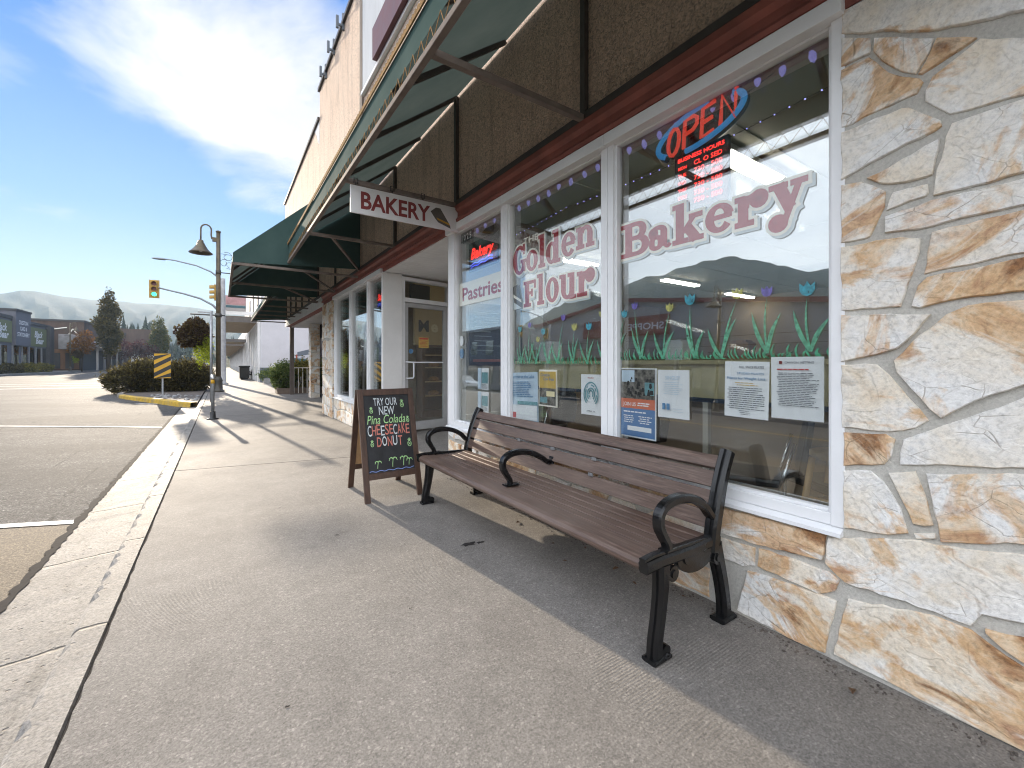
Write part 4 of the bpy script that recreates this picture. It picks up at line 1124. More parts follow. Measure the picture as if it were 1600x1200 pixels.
awning('farthest green awning, in shade over the second entrance', 12.22, 18.8, .95, 2.86, 3.0, [13.6, 14.9, 16.2, 17.5, 18.7], [13, 14.2, 15.5, 16.8, 18], False, 0, .10, [], 15.5)

# ------------------------------------------------------------------ hanging bakery sign
sg = thing('hanging_sign', 'white board lettered BAKERY in dark red hanging under the awning', 'sign', (1.5, 4.17, 2.95))
g = MB(); g.box(1.00, 2.125, 4.155, 4.175, 2.665, 2.925); g.build('board', M['sign_white'], sg, bevel=.003)
SF = Fr((1.0, 4.154, 2.665), (1, 0, 0), (0, 0, 1), (0, -1, 0))
g = MB(); g.text('BAKERY', Fr(SF(.435, .055), SF.u, SF.v, SF.n), .225, bold=.026, width=.70, c=.0005); g.build('lettering', M['maroon'], sg, fixn=False)
g = MB(); g.face([SF(a, b, .0006) for a, b in ((.80, .165), (.86, .215), (.91, .215), (1.02, .06), (1.03, .022), (.885, .065), (.85, .10))]); e = g.build('cake_emblem', M['cake_grey'], sg, fixn=False)
g = MB(); g.face([SF(a, b, .0012) for a, b in ((.865, .112), (.88, .090), (1.022, .052), (1.012, .075))]); g.build('cake_layer', M['cake_gold'], e, fixn=False)
for x in (1.40, 1.72, 1.05):
    g = MB(); g.tube([(x, 4.165, 2.915), (x, 4.165, 2.955)], .008, 6); g.tube([(x-.018, 4.165, 2.945), (x-.018, 4.165, 2.995), (x+.018, 4.165, 2.995), (x+.018, 4.165, 2.945)], .006, 6); g.build('hook', M['dark_bar'], sg)

# ------------------------------------------------------------------ sandwich board
sb = thing('sandwich_board', 'dark wooden sandwich board with a chalked donut special on the sidewalk', 'sign', (1.32, 4.15, 0))
yT = 4.19; zT = 1.0
def leanbar(g, x, yb, yt, w, th, z0, z1):
    # follows the leaning side of the board
    a = lambda z: yb + (yt-yb)*z/zT
    g.hexa([(x-w/2, a(z0)-th/2, z0), (x+w/2, a(z0)-th/2, z0), (x+w/2, a(z0)+th/2, z0), (x-w/2, a(z0)+th/2, z0), (x-w/2, a(z1)-th/2, z1), (x+w/2, a(z1)-th/2, z1), (x+w/2, a(z1)+th/2, z1), (x-w/2, a(z1)+th/2, z1)])
for yb, yt, nm in ((3.885, 4.165, 'front_frame'), (4.50, 4.215, 'rear_frame')):
    g = MB()
    for x in (1.085, 1.575): leanbar(g, x, yb, yt, .052, .028, 0, zT)
    for z0, z1 in ((.945, zT-.001), (.19, .243)):
        leanbar(g, 1.33, yb, yt, .438, .026, z0, z1)
    fr_ = g.build(nm, M['board_wood'], sb, bevel=.003)
    g = MB(); leanbar(g, 1.33, yb, yt, .44, .008, .242, .946)
    g.build('chalk_panel' if nm == 'front_frame' else 'rear_panel', M['slate_black'] if nm == 'front_frame' else M['board_back'], fr_)
    if nm == 'front_frame': chalk = fr_
    else:
        g = MB(); leanbar(g, 1.33, yb-.006, yt-.006, .44, .003, .242, .946); g.build('inner_panel', M['board_back'], fr_)
lean = Vector((0, .28, 1)).normalized()
CF = Fr((1.11, 3.885 + .28*.243 - .0048, .243), (1, 0, 0), lean, (0, -lean.z, lean.y))
CW, CH = .44, .728
def ctext(t, u, v, h, w, mat, shear=0, bold=.0, rot=0): 
    g = MB(); g.text(t, Fr(CF(u*CW, v*CH), CF.u, CF.v, CF.n), h, shear=shear, bold=bold, width=w*CW, c=.0006, rot=rot); g.build('chalk_writing', M[mat], chalk, fixn=False)
ctext('TRY OUR', .47, .862, .105, .52, 'chalk_white', bold=.004)
ctext('NEW', .48, .738, .115, .34, 'chalk_white', bold=.006)
ctext('Pina Colada', .46, .622, .118, .84, 'chalk_green', shear=.25, bold=.0)
for s_, mat in (('C  E  E  A  E', 'chalk_white'),): pass
wx = .085
for i, ch in enumerate('CHEESECAKE'):
    ctext(ch, wx + i*.092, .468 + .006*(i % 3), .142 - .008*(i % 2), .082, 'chalk_white' if i in (0, 3, 6) else 'chalk_red', bold=.006)
for i, ch in enumerate('DONUT'):
    ctext(ch, .27 + i*.115, .325 + .006*(i % 2), .130, .098, 'chalk_white' if i in (1, 3) else 'chalk_red', bold=.008)
def cstroke(g, pts, w, c=.0007):
    for i in range(len(pts)-1):
        a, b = Vector(pts[i]), Vector(pts[i+1]); d = (b-a); 
        if d.length < 1e-6: continue
        d.normalize(); s = Vector((-d.y, d.x))*w/2
        g.face([CF(*(a-s), c), CF(*(b-s), c), CF(*(b+s), c), CF(*(a+s), c)]); c += .00002
g = MB()
for u, v, s in ((.84, .86, 1.25), (.15, .79, 1.0), (.94, .645, 1.0), (.12, .36, 1.0), (.93, .33, 1.3)):   # little pineapples
    x, y = u*CW, v*CH
    cstroke(g, [(x + .014*s*math.cos(k*.7), y + .020*s*math.sin(k*.7)) for k in range(10)], .0045)
    for a in (-.9, -.3, .3, .9): cstroke(g, [(x, y+.018*s), (x + .016*s*math.sin(a), y + .018*s + .024*s*math.cos(a))], .005)
    cstroke(g, [(x-.008*s, y-.008*s), (x+.008*s, y+.008*s)], .004); cstroke(g, [(x+.008*s, y-.008*s), (x-.008*s, y+.008*s)], .004, .0012)
g.build('chalk_pineapple', M['chalk_green'], chalk, fixn=False)
g = MB()
for u, s in ((.20, .9), (.52, 1.15), (.76, 1.15), (.88, .85)):                                             # palm trees
    x, y = u*CW, .055*CH
    cstroke(g, [(x-.003, y), (x, y+.03*s), (x+.006, y+.062*s)], .005)
    for a in (-1.9, -1.2, -.5, .4, 1.1, 1.8): cstroke(g, [(x+.006, y+.062*s), (x+.006+.020*s*math.sin(a*.8), y+.062*s+.014*s), (x+.006+.036*s*math.sin(a), y+.062*s+.022*s*math.cos(a)-.006)], .005)
g.build('chalk_palm', M['chalk_green'], chalk, fixn=False)
g = MB()
cstroke(g, [(.01+.42*k/30, .016 + .005*math.sin(k*1.1)) for k in range(31)], .006); g.build('chalk_sea', M['chalk_blue'], chalk, fixn=False)

# ------------------------------------------------------------------ bench
def make_bench():
    r = thing('park_bench', 'long bench with dark brown slats and black iron arms against the shop front', 'bench', (0, 0, 0))
    L = 2.47; xf = 0.0                               # local: x=0 seat front, +x to the back, y along
    SEC = Fr((0, 0, 0), (1, 0, 0), (0, 0, 1), (0, 1, 0))
    g = MB()
    # seat: a rounded front slat and six flat ones, dipping a little
    front = [(.0, .385), (-.012, .40), (-.012, .415), (.0, .430), (.02, .437), (.072, .438), (.072, .402), (.03, .395)]
    g.prism(front, SEC, .035, L-.035)
    for k in range(6):
        x0 = .079 + k*.066; dz = -.010*math.sin((k+1)/6.5*math.pi); z = .437 + dz
        g.prism([(x0, z-.030), (x0+.059, z-.030), (x0+.059, z-.003), (x0+.056, z), (x0+.003, z), (x0, z-.003)], SEC, .035, L-.035)
    g.build('seat', M['slat'], r, bevel=.002)
    g = MB()
    bk = [((.470, .462), (.492, .540)), ((.496, .556), (.522, .634)), ((.526, .650), (.556, .722)), ((.561, .737), (.600, .792))]
    for i, (a, b) in enumerate(bk):
        a, b = Vector(a), Vector(b); d = (b-a).normalized(); nn = Vector((d.y, -d.x))*.028
        q = [a, b, b+nn, a+nn]
        if i == 3: q = [a, a.lerp(b, .6) + Vector((-.004, 0)), b, b + Vector((.02, -.012)), a+nn]
        g.prism([(v.x, v.y) for v in q], SEC, .04, L-.04)
    g.build('backrest', M['slat'], r, bevel=.003)
    for y in (.82, 1.235, 1.65):
        for z, x in ((.548, .490), (.642, .520)):
            g = MB(); g.box(x-.012, x-.002, y-.02, y+.02, z-.010, z+.010); g.build('bolt_plate', M['steel_grey'], r, bevel=.002)
    def ribbon(g, pts, th, y0, y1):
        up, dn = [], []
        for i, (x, z) in enumerate(pts):
            a = Vector(pts[max(i-1, 0)]); b = Vector(pts[min(i+1, len(pts)-1)]); d = (b-a).normalized(); s = Vector((-d.y, d.x))*(th[i] if isinstance(th, list) else th)/2
            up.append((x+s.x, z+s.y)); dn.append((x-s.x, z-s.y))
        for i in range(len(pts)-1):
            q = [up[i], up[i+1], dn[i+1], dn[i]]
            A = [(x, y0, z) for x, z in q] + [(x, y1, z) for x, z in q]
            g.hexa(A)
    def spline(ctrl, n=6):
        out = []; P_ = [ctrl[0]] + ctrl + [ctrl[-1]]
        for i in range(1, len(P_)-2):
            p0, p1, p2, p3 = [Vector(v) for v in P_[i-1:i+3]]
            for k in range(n):
                t_ = k/n; out.append(tuple(.5*((2*p1) + (p2-p0)*t_ + (2*p0-5*p1+4*p2-p3)*t_**2 + (3*p1-p0-3*p2+p3)*t_**3)))
        out.append(tuple(ctrl[-1])); return out
    def swept(g, pts, wid, th):
        """solid strap of rounded section following (x,z) points, centred on y"""
        rings = []
        for i, (x, z) in enumerate(pts):
            a = Vector(pts[max(i-1, 0)]); b = Vector(pts[min(i+1, len(pts)-1)]); d = (b-a).normalized(); s = Vector((-d.y, d.x))
            tt = th[i] if isinstance(th, list) else th; ww = wid[i] if isinstance(wid, list) else wid
            ring_ = []
            for cu, cv in ((-.5, -.28), (-.5, .28), (-.34, .5), (.34, .5), (.5, .28), (.5, -.28), (.34, -.5), (-.34, -.5)):
                p = Vector((x, z)) + s*cv*tt; ring_.append(g.bm.verts.new((p.x, swept.y + cu*ww, p.y)))
            rings.append(ring_)
        for A, B_ in zip(rings, rings[1:]):
            for k in range(8): g.bm.faces.new((A[k], A[(k+1) % 8], B_[(k+1) % 8], B_[k])).smooth = False
        g.bm.faces.new(rings[0][::-1]); g.bm.faces.new(rings[-1])
    arm_c = spline([(.145, .445), (.138, .475), (.108, .520), (.086, .565), (.096, .615), (.150, .645), (.240, .652), (.330, .632), (.410, .590), (.465, .535), (.492, .52)])
    for y in (.012, L-.012):
        swept.y = y
        g = MB(); th = [.030 + .012*math.sin(i/len(arm_c)*math.pi) for i in range(len(arm_c))]
        swept(g, arm_c, .046, th); swept(g, [(.115, .448), (.20, .448)], .05, .014); g.build('armrest', M['black_iron'], r)
        g = MB(); pts = spline([(.475, .36), (.492, .46), (.520, .56), (.550, .66), (.585, .745), (.622, .815)])
        swept(g, pts, .062, [.062 + .006*math.sin(i*.2) for i in range(len(pts))]); swept(g, pts, .018, .082); g.build('back_post', M['black_iron'], r)
        g = MB(); swept(g, [(-.012, .408), (.10, .412), (.30, .405), (.52, .412)], .050, .050)
        swept(g, [(-.02, .44), (.05, .446), (.48, .43)], .030, .018)
        # half-round web under the rail
        web = [(.20 + .15 + .15*math.cos(a), .388 + .085*math.sin(a)) for a in [math.pi + math.pi*k/12 for k in range(13)]]
        g.prism(web, SEC, y-.014, y+.014); g.prism([(.35 + .11*math.cos(a), .388 + .055*math.sin(a)) for a in [math.pi + math.pi*k/12 for k in range(13)]], SEC, y-.021, y+.021)
        g.build('side_rail', M['black_iron'], r)
        def disc(g, x, z, rad, hw):
            g.prism([(x + rad*math.cos(k*.5236), z + rad*math.sin(k*.5236)) for k in range(12)], SEC, y-hw, y+hw)
        g = MB(); pts = spline([(.105, .395), (.100, .30), (.082, .18), (.062, .08), (.060, .012)])
        swept(g, pts, .058, [.075 - .022*math.sin(i/len(pts)*2.6) for i in range(len(pts))]); swept(g, pts, .020, [.092 - .022*math.sin(i/len(pts)*2.6) for i in range(len(pts))])
        disc(g, .160, .345, .034, .024); disc(g, .160, .345, .018, .030); disc(g, .108, .030, .028, .024); swept(g, [(.02, .010), (.13, .010)], .07, .02); g.build('leg', M['black_iron'], r)
        g = MB(); pts = spline([(.500, .385), (.530, .30), (.560, .20), (.582, .10), (.590, .012)])
        swept(g, pts, .058, [.078 - .020*math.sin(i/len(pts)*2.6) for i in range(len(pts))]); swept(g, pts, .020, [.094 - .020*math.sin(i/len(pts)*2.6) for i in range(len(pts))])
        disc(g, .500, .330, .034, .024); disc(g, .500, .330, .018, .030); swept(g, [(.53, .012), (.64, .012)], .075, .024); g.build('leg', M['black_iron'], r)
    swept.y = L/2
    g = MB(); arm2 = spline([(.150, .445), (.143, .475), (.112, .520), (.090, .565), (.100, .615), (.155, .645), (.240, .650), (.330, .630), (.410, .590), (.470, .550), (.500, .555)])
    swept(g, arm2, .040, [.028 + .012*math.sin(i/len(arm2)*math.pi) for i in range(len(arm2))]); swept(g, [(.105, .441), (.205, .441)], .062, .012); swept(g, [(.494, .52), (.512, .585)], .062, .014); g.build('armrest', M['black_iron'], r)
    g = MB()
    for y in (.8, 1.67): g.box(.06, .50, y-.02, y+.02, .385, .401)
    g.build('seat_batten', M['black_iron'], r)
    return r
bench = make_bench(); bench.location = (1.452, 1.145, 0)
bench['label'] = 'long brown slatted bench with black iron arms, below the bakery window'
# ------------------------------------------------------------------ things hung in and taped to the windows
XI = 2.275
def IN(x, y, z): return Fr((x, y, z), (0, -1, 0), (0, 0, 1), (-1, 0, 0))
o = thing('open_sign', 'red and blue OPEN tube sign over a glowing hours panel in the large window', 'sign', (XI, 1.47, 2.25))
cr, sr = math.cos(R(9)), math.sin(R(9))
def ov(a, rx=.270, ry=.104): 
    x, y = rx*math.cos(R(a)), ry*math.sin(R(a)); return (XI, 1.445 - (x*cr - y*sr), 2.615 + x*sr + y*cr)
g = MB(); g.tube([ov(a) for a in range(70, 215, 6)], .017, 8); g.tube([ov(a) for a in range(250, 395, 6)], .017, 8); g.build('tube_ring', M['tube_blue'], o)
g = MB(); g.tube([tuple(Vector(ov(a, .270, .104)) + Vector((.018, 0, -.006))) for a in range(64, 220, 6)], .022, 6); g.tube([tuple(Vector(ov(a)) + Vector((.018, 0, -.006))) for a in range(244, 400, 6)], .022, 6); g.build('ring_backing', M['display_black'], o)
LT = {'O': [[(.22 + .2*math.cos(k*.5236), .5 + .5*math.sin(k*.5236)) for k in range(13)]], 'P': [[(0, 0), (0, 1), (.3, 1), (.42, .87), (.42, .63), (.3, .5), (0, .5)]], 'E': [[(.40, 0), (0, 0), (0, 1), (.40, 1)], [(0, .5), (.34, .5)]], 'N': [[(0, 0), (0, 1), (.42, 0), (.42, 1)]]}
for i, ch in enumerate('OPEN'):
    g = MB()
    for st_ in LT[ch]:
        q = []
        for a, b in st_:
            x = -.215 + i*.115 + a*.19 + b*.035; y = -.078 + b*.152; q.append((XI-.006, 1.445 - (x*cr - y*sr), 2.615 + x*sr + y*cr))
        g.tube(q, .0115, 8)
    g.build('letter', M['tube_red'], o)
    g = MB()
    for st_ in LT[ch]:
        q = []
        for a, b in st_:
            x = -.215 + i*.115 + a*.19 + b*.035; y = -.078 + b*.152; q.append((XI+.014, 1.442 - (x*cr - y*sr), 2.610 + x*sr + y*cr))
        g.tube(q, .017, 6)
    g.build('letter_backing', M['display_black'], o)
g = MB(); g.box(XI+.005, XI+.03, 1.265, 1.60, 2.14, 2.50); hb = g.build('hours_panel', M['display_black'], o, bevel=.004)
g = MB(); HF = IN(XI+.004, 1.4325, 2.148)
g.text('BUSINESS HOURS', Fr(HF(0, .305), HF.u, HF.v, HF.n), .034, width=.29, bold=.02)
for i, (d_, tm) in enumerate((('MON', 'CL O SED'), ('TUE', '730 - 500'), ('WED', '730 - 500'), ('THU', '730 - 500'), ('FRI', '730 - 500'), ('SAT', '730 - 500'))):
    z = .258 - i*.044
    g.text(d_, Fr(HF(-.143, z), HF.u, HF.v, HF.n), .028, align='LEFT', width=.055, bold=.015); g.text(tm, Fr(HF(.047, z), HF.u, HF.v, HF.n), .038, width=.17, bold=.01)
g.build('hours_lettering', M['led_red'], hb, fixn=False)
g = MB(); g.prism([(-1.445 + .27*math.cos(k*.2618)*cr - .10*math.sin(k*.2618)*sr, 2.613 + .27*math.cos(k*.2618)*sr + .10*math.sin(k*.2618)*cr) for k in range(24)], Fr((XI+.03, 0, 0), (0, -1, 0), (0, 0, 1), (-1, 0, 0)), 0, .006); g.build('backboard', M['display_black'], o)
g = MB(); g.tube([(XI+.01, 1.2, 2.72), (XI, 1.15, 2.80), (XI, 1.10, 3.05)], .004, 5); g.tube([(XI+.01, 1.21, 2.66), (XI+.05, 1.0, 2.74), (XI+.1, .85, 3.05)], .004, 5); g.build('cord', M['display_black'], o)

def led_sign(label, y0, y1, z0, z1):
    o = thing('led_sign', label, 'sign', (2.26, (y0+y1)/2, z0), 0, 'red LED bakery signs')
    w_, h_ = y1-y0, z1-z0
    g = MB(); g.box(2.255, 2.28, y0, y1, z0, z1); g.build('panel', M['display_black'], o, bevel=.004)
    F_ = IN(2.253, y1, z0)
    vs, fs = text_mesh('Bakery', .3, -.004, 'LEFT'); mx = max(v[0] for v in vs)
    g = MB(); rr_ = random.Random(1)
    # LED dots along the script outline
    es = {}
    for f in fs:
        for i in range(len(f)): e = tuple(sorted((f[i], f[(i+1) % len(f)]))); es[e] = es.get(e, 0) + 1
    acc = 0
    for (a, b), n_ in es.items():
        if n_ != 1: continue
        A, B_ = Vector(vs[a]), Vector(vs[b]); L = (B_-A).length; m = max(1, round(L/.075))
        for k in range(m):
            p = A.lerp(B_, (k+.5)/m)
            if L < .05 and rr_.random() > L/.05: continue
            x, y = w_*(.08 + .80*p.x/mx), h_*(.42 + .50*p.y); s = .0062
            g.face([F_(x-s, y-s, 0), F_(x+s, y-s, 0), F_(x+s, y+s, 0), F_(x-s, y+s, 0)])
    g.build('red_letters', M['led_red'], o, fixn=False)
    g = MB()
    for k in range(26):
        for q in (0, 1):
            x = w_*(.10 + .75*k/25); y = h_*(.20 - q*.09 + .045*abs(math.sin(k/25*math.pi*3)) + .08*k/25); s = .006
            g.face([F_(x-s, y-s, 0), F_(x+s, y-s, 0), F_(x+s, y+s, 0), F_(x-s, y+s, 0)])
    g.build('blue_wave', M['led_blue'], o, fixn=False)
    g = MB(); g.tube([(2.265, y0+.08, z1), (2.265, y0+.08, 3.05)], .003, 5); g.tube([(2.265, y1-.08, z1), (2.265, y1-.08, 3.05)], .003, 5); g.build('hanging_wire', M['display_black'], o)
    return o
led_sign('black LED sign spelling Bakery in red over a blue wave, under the house number', 3.58, 4.17, 2.25, 2.56)
led_sign('smaller LED sign with red lettering and blue wave in the window left of the door', 6.92, 7.52, 2.20, 2.52)

# garlands of big faceted bulbs along the window heads, and a fine LED string
def bulb_mesh():
    g = MB(); g.lathe([(.006, .0), (.010, -.006), (.010, -.016), (.014, -.02), (.0175, -.032), (.013, -.052), (.002, -.066)], n=8, smooth=False); return g
proto = None
def garland(label, ya, yb, n, z, extra=()):
    global proto
    o = thing('string_lights', label, 'string lights', (2.30, (ya+yb)/2, z), 0, 'string lights along the window heads')
    pts = []; m = n*4
    for i in range(m+1): pts.append((2.30, ya + (yb-ya)*i/m, z + .012 - .016*math.sin((i % 4)/4*math.pi)))
    g = MB(); g.tube(pts, .0035, 5); g.build('cord', M['letter_black'], o)
    for i in range(n):
        loc = (0, ya + (yb-ya)*(i+.5)/n - (ya+yb)/2, rnd.uniform(-.012, .008))
        if proto is None: proto = bulb_mesh().build('bulb', M['bulb_violet'])
        c = proto if proto.parent is None else proto.copy()
        if c is not proto: COL.objects.link(c)
        c.parent = o; c.location = loc; c.rotation_euler = (rnd.uniform(-.2, .2), rnd.uniform(-.2, .2), 0)
garland('row of violet bulbs on a black cord over the OPEN sign', 2.03, .70, 11, 2.735)
garland('row of violet bulbs on a black cord over the Golden lettering', 3.34, 2.05, 9, 2.735)
garland('short row of violet bulbs on a black cord over the narrow window', 4.34, 3.42, 5, 2.735)
dotp = None
def ledstring(label, a, b, sag, n):
    global dotp
    a, b = Vector(a), Vector(b)
    o = thing('led_string', label, 'string lights', tuple((a+b)/2), 0, 'fine LED strings inside the shop')
    P_ = [a.lerp(b, i/24) - Vector((0, 0, sag*math.sin(i/24*math.pi))) for i in range(25)]
    g = MB(); g.tube(P_, .002, 4); g.build('wire', M['letter_black'], o)
    for i in range(n):
        t_ = (i+.5)/n; p = a.lerp(b, t_) - Vector((0, 0, sag*math.sin(t_*math.pi)))
        if dotp is None:
            g = MB(); bmesh.ops.create_icosphere(g.bm, subdivisions=1, radius=.0052); dotp = g.build('bulb', M['led_dot']); c = dotp
        else: c = dotp.copy(); COL.objects.link(c)
        c.parent = o; c.location = p - (a+b)/2
ledstring('fine string of tiny blue lights behind the OPEN sign', (2.75, 3.0, 2.74), (2.75, .55, 2.80), .05, 30)
ledstring('fine string of tiny blue lights behind the Golden lettering', (2.72, 5.0, 2.72), (2.72, 3.05, 2.74), .05, 26)

# posters on the glass: sheet > print
def poster(label, y0, y1, z0, z1, mat, tilt=0.0, x=2.199):
    # top edge between y1 (left) and y0 (right)
    o = thing('poster', label, 'poster', (x, (y0+y1)/2, z0))
    w_, h_ = y1-y0, z1-z0; F_ = Fr((x, y1, z0), (0, -math.cos(tilt), math.sin(tilt)), (0, math.sin(tilt), math.cos(tilt)), (-1, 0, 0))
    g = MB(); nx, ny = 6, 6
    for s_ in (0, .0008):                               # gently curling sheet
        V = [[g.bm.verts.new(F_(w_*i/nx, h_*j/ny, -s_ - .004*math.sin(i/nx*2.6 + y0*9)*math.cos(j/ny*2) )) for i in range(nx+1)] for j in range(ny+1)]
        for j in range(ny):
            for i in range(nx): g.bm.faces.new((V[j][i], V[j][i+1], V[j+1][i+1], V[j+1][i]))
    g.build('sheet', M[mat], o, fixn=False)
    def rect(name, a0, a1, b0, b1, m, c=.0052):
        g = MB(); g.face([F_(a0*w_, b0*h_, c), F_(a1*w_, b0*h_, c), F_(a1*w_, b1*h_, c), F_(a0*w_, b1*h_, c)]); return g.build(name, M[m], o, fixn=False)
    def txt(t_, a, b, hh, ww, m, c=.0062):
        g = MB(); g.text(t_, Fr(F_(a*w_, b*h_), F_.u, F_.v, F_.n), hh*h_, width=ww*w_, c=c, bold=.01); return g.build('print', M[m], o, fixn=False)
    def lines(a0, a1, b0, b1, n, m, th=.006, c=.0060, seed=1):
        g = MB(); r_ = random.Random(seed)
        for k in range(n):
            b = b1 - (b1-b0)*k/max(1, n-1); a = a0 + r_.uniform(0, .06); e = a1 - r_.uniform(0, .25)*(a1-a0)
            while a < e:
                q = min(e, a + r_.uniform(.04, .14)); g.face([F_(a*w_, (b-th)*h_, c), F_(q*w_, (b-th)*h_, c), F_(q*w_, (b+th)*h_, c), F_(a*w_, (b+th)*h_, c)]); a = q + .016
        return g.build('print', M[m], o, fixn=False)
    return o, rect, txt, lines
o, rect, txt, lines = poster('poster with a dark group photo over an orange band and blue text block', 1.668, 1.952, .775, 1.22, 'paper')
rect('photo', .03, .97, .56, .985, 'poster_photo'); rect('orange_band', .03, .97, .42, .56, 'ink_orange'); rect('blue_block', .03, .97, .02, .42, 'ink_navy')
g = MB(); r_ = random.Random(8)
for k in range(26):
    a, b = r_.uniform(.18, .9), r_.uniform(.60, .86); s = r_.uniform(.02, .05)
    g.face([(2.1925-.0001*k, 1.952-.284*a-.284*s, .775+.445*b-.445*s*.5), (2.1925-.0001*k, 1.952-.284*a+.284*s, .775+.445*b-.445*s*.5), (2.1925-.0001*k, 1.952-.284*a+.284*s*.6, .775+.445*b+.445*s*.9), (2.1925-.0001*k, 1.952-.284*a-.284*s*.6, .775+.445*b+.445*s*.9)])
g.build('photo_figures', [M['letter_black']], o, fixn=False)
rect('photo_sky', .05, .42, .80, .97, 'paper_blue', .0056); rect('photo_glow', .70, .95, .62, .80, 'ink_teal', .0056)
txt('JOIN US', .28, .455, .075, .36, 'paper'); lines(.5, .9, .47, .50, 2, 'paper', .008, seed=3); lines(.1, .9, .36, .37, 1, 'paper', .009); lines(.1, .46, .22, .31, 4, 'paper', .006); lines(.52, .9, .22, .31, 4, 'paper', .006, seed=4); rect('white_box', .22, .88, .10, .165, 'paper', .0058)
o, rect, txt, lines = poster('pale letter sheet headed in faint blue with two small blue figures', 1.447, 1.660, .928, 1.212, 'paper')
txt('SINGLE?', .5, .80, .11, .46, 'paper_blue'); lines(.2, .85, .50, .74, 7, 'paper_blue', .005); 
for a in (.22, .36): rect('blue_figure', a-.05, a+.05, .17, .30, 'ink_blue')
lines(.5, .9, .14, .2, 2, 'paper_blue', .004)
o, rect, txt, lines = poster('white sheet of dark centred lines about pilates, left of the two notices', 1.022, 1.243, .977, 1.262, 'paper', R(-1))
txt('FULL SPACE PILATES', .62, .88, .06, .55, 'ink'); txt('STUDIO PILATES', .60, .77, .055, .60, 'ink_blue'); txt('Pilates for Weight Loss', .5, .68, .065, .86, 'ink_blue'); lines(.25, .8, .58, .62, 2, 'ink_gold', .006); lines(.08, .94, .16, .53, 11, 'ink', .006, seed=9); lines(.35, .65, .06, .12, 3, 'ink', .004)
o, rect, txt, lines = poster('white typed notice with a red heading line, right beside the stone pier', .790, 1.010, .990, 1.281, 'paper')
txt('CANYON NETTING', .56, .895, .045, .55, 'ink'); rect('crest', .17, .23, .885, .935, 'maroon'); lines(.12, .9, .80, .80, 1, 'ink_red', .010); lines(.12, .94, .22, .74, 20, 'ink', .0045, seed=12)
o, rect, txt, lines = poster('tall pale blue poster with a shoreline picture, leaning low in the middle window', 2.842, 3.262, .745, 1.165, 'paper_blue', R(2))
txt('Summer at the Lake', .5, .88, .10, .80, 'ink_blue'); lines(.08, .9, .50, .80, 9, 'ink_blue', .008, seed=2); rect('lake', .3, .99, .33, .40, 'ink_teal'); rect('shore', .02, .98, .02, .32, 'paper', .0056); rect('red_flower', .12, .24, .04, .16, 'ink_red', .006)
o, rect, txt, lines = poster('small gold edged festival poster with a dark picture below its title', 2.603, 2.836, .90, 1.20, 'letter_cream')
rect('gold_ground', .05, .95, .45, .95, 'ink_gold'); txt('Creston', .38, .82, .11, .5, 'ink_navy', .0066); txt('Cow Fest', .56, .71, .11, .6, 'ink_navy', .0066); rect('picture', .05, .95, .04, .50, 'poster_photo', .0058); rect('picture_light', .45, .9, .28, .42, 'tan_laminate', .0064); rect('picture_teal', .1, .5, .1, .25, 'ink_teal', .0064)
o, rect, txt, lines = poster('white sheet with a pale green oval drawing, by the mullion of the middle window', 2.118, 2.33, .88, 1.172, 'paper')
g = MB(); ff = Fr((2.1925, 2.224, 1.03), (0, -1, 0), (0, 0, 1), (-1, 0, 0))
for ri, (ra_, rb_) in enumerate(((.070, .085), (.055, .066), (.036, .044), (.020, .026))):
    pts = [(ra_*math.cos(a), rb_*math.sin(a)) for a in [R(-50 + 280*k/24) for k in range(25)]]
    for a, b in zip(pts, pts[1:]):
        if ri % 2 == 0 or rnd.random() < .8: g.bar(ff(*a), ff(*b), .009, .001, up=(1, 0, 0))
g.build('drawing', M['ink_teal'], o); txt('MUSIC', .5, .90, .04, .3, 'ink_red'); txt('APRIL 16', .5, .08, .05, .42, 'ink')
for lab, z0, z1 in (('upper of two narrow blue flyers in the narrow window', .985, 1.205), ('lower of two narrow blue flyers in the narrow window', .765, .965)):
    o, rect, txt, lines = poster(lab, 3.65, 3.865, z0, z1, 'paper'); rect('blue_side', .03, .35, .03, .97, 'paper_blue'); rect('picture', .4, .95, .30, .80, 'ink_teal'); lines(.4, .95, .08, .24, 4, 'ink', .01)
for lab, z, m_ in (('white round sticker at the left edge of the narrow window', 1.50, 'paper'), ('blue round sticker at the left edge of the narrow window', 1.36, 'ink_blue')):
    g = MB(); g.prism([(-4.23 + .045*math.cos(k*.3927), z + .055*math.sin(k*.3927)) for k in range(16)], Fr((2.2, 0, 0), (0, -1, 0), (0, 0, 1), (-1, 0, 0)), -.001, .001); o = g.build('round_sticker', M[m_]); tag(o, lab, 'sticker')

# ------------------------------------------------------------------ inside the shop
def fixture(x, y, label):
    o = thing('ceiling_light', label, 'ceiling light', (x, y, 3.05), 0, 'fluorescent fixtures on the shop ceiling')
    g = MB(); g.box(x-.61, x+.61, y-.085, y+.085, 3.0, 3.048); g.build('housing', M['white_paint'], o)
    g = MB(); g.box(x-.60, x+.60, y-.07, y+.07, 2.965, 2.999); g.build('tube_cover', M['fluor'], o, bevel=.01)
fixture(4.05, 1.97, 'lit fluorescent fixture nearest the large window, right of the OPEN sign')
fixture(4.9, 5.45, 'lit fluorescent fixture behind the Golden lettering')
fixture(8.2, 5.6, 'lit fluorescent fixture deep in the shop, left of the painted flower row')
fixture(11.0, 5.8, 'lit fluorescent fixture farthest back in the shop, behind the yellow tulip')
fixture(8.0, 2.0, 'lit fluorescent fixture deep in the shop on the right')
o = thing('counter', 'tan topped counter with a deep front board standing inside the windows', 'counter', (2.8, 2.4, .1))
g = MB(); g.box(2.8, 2.84, .3, 4.2, 1.01, 1.245); g.build('front_board', M['tan_laminate'], o)
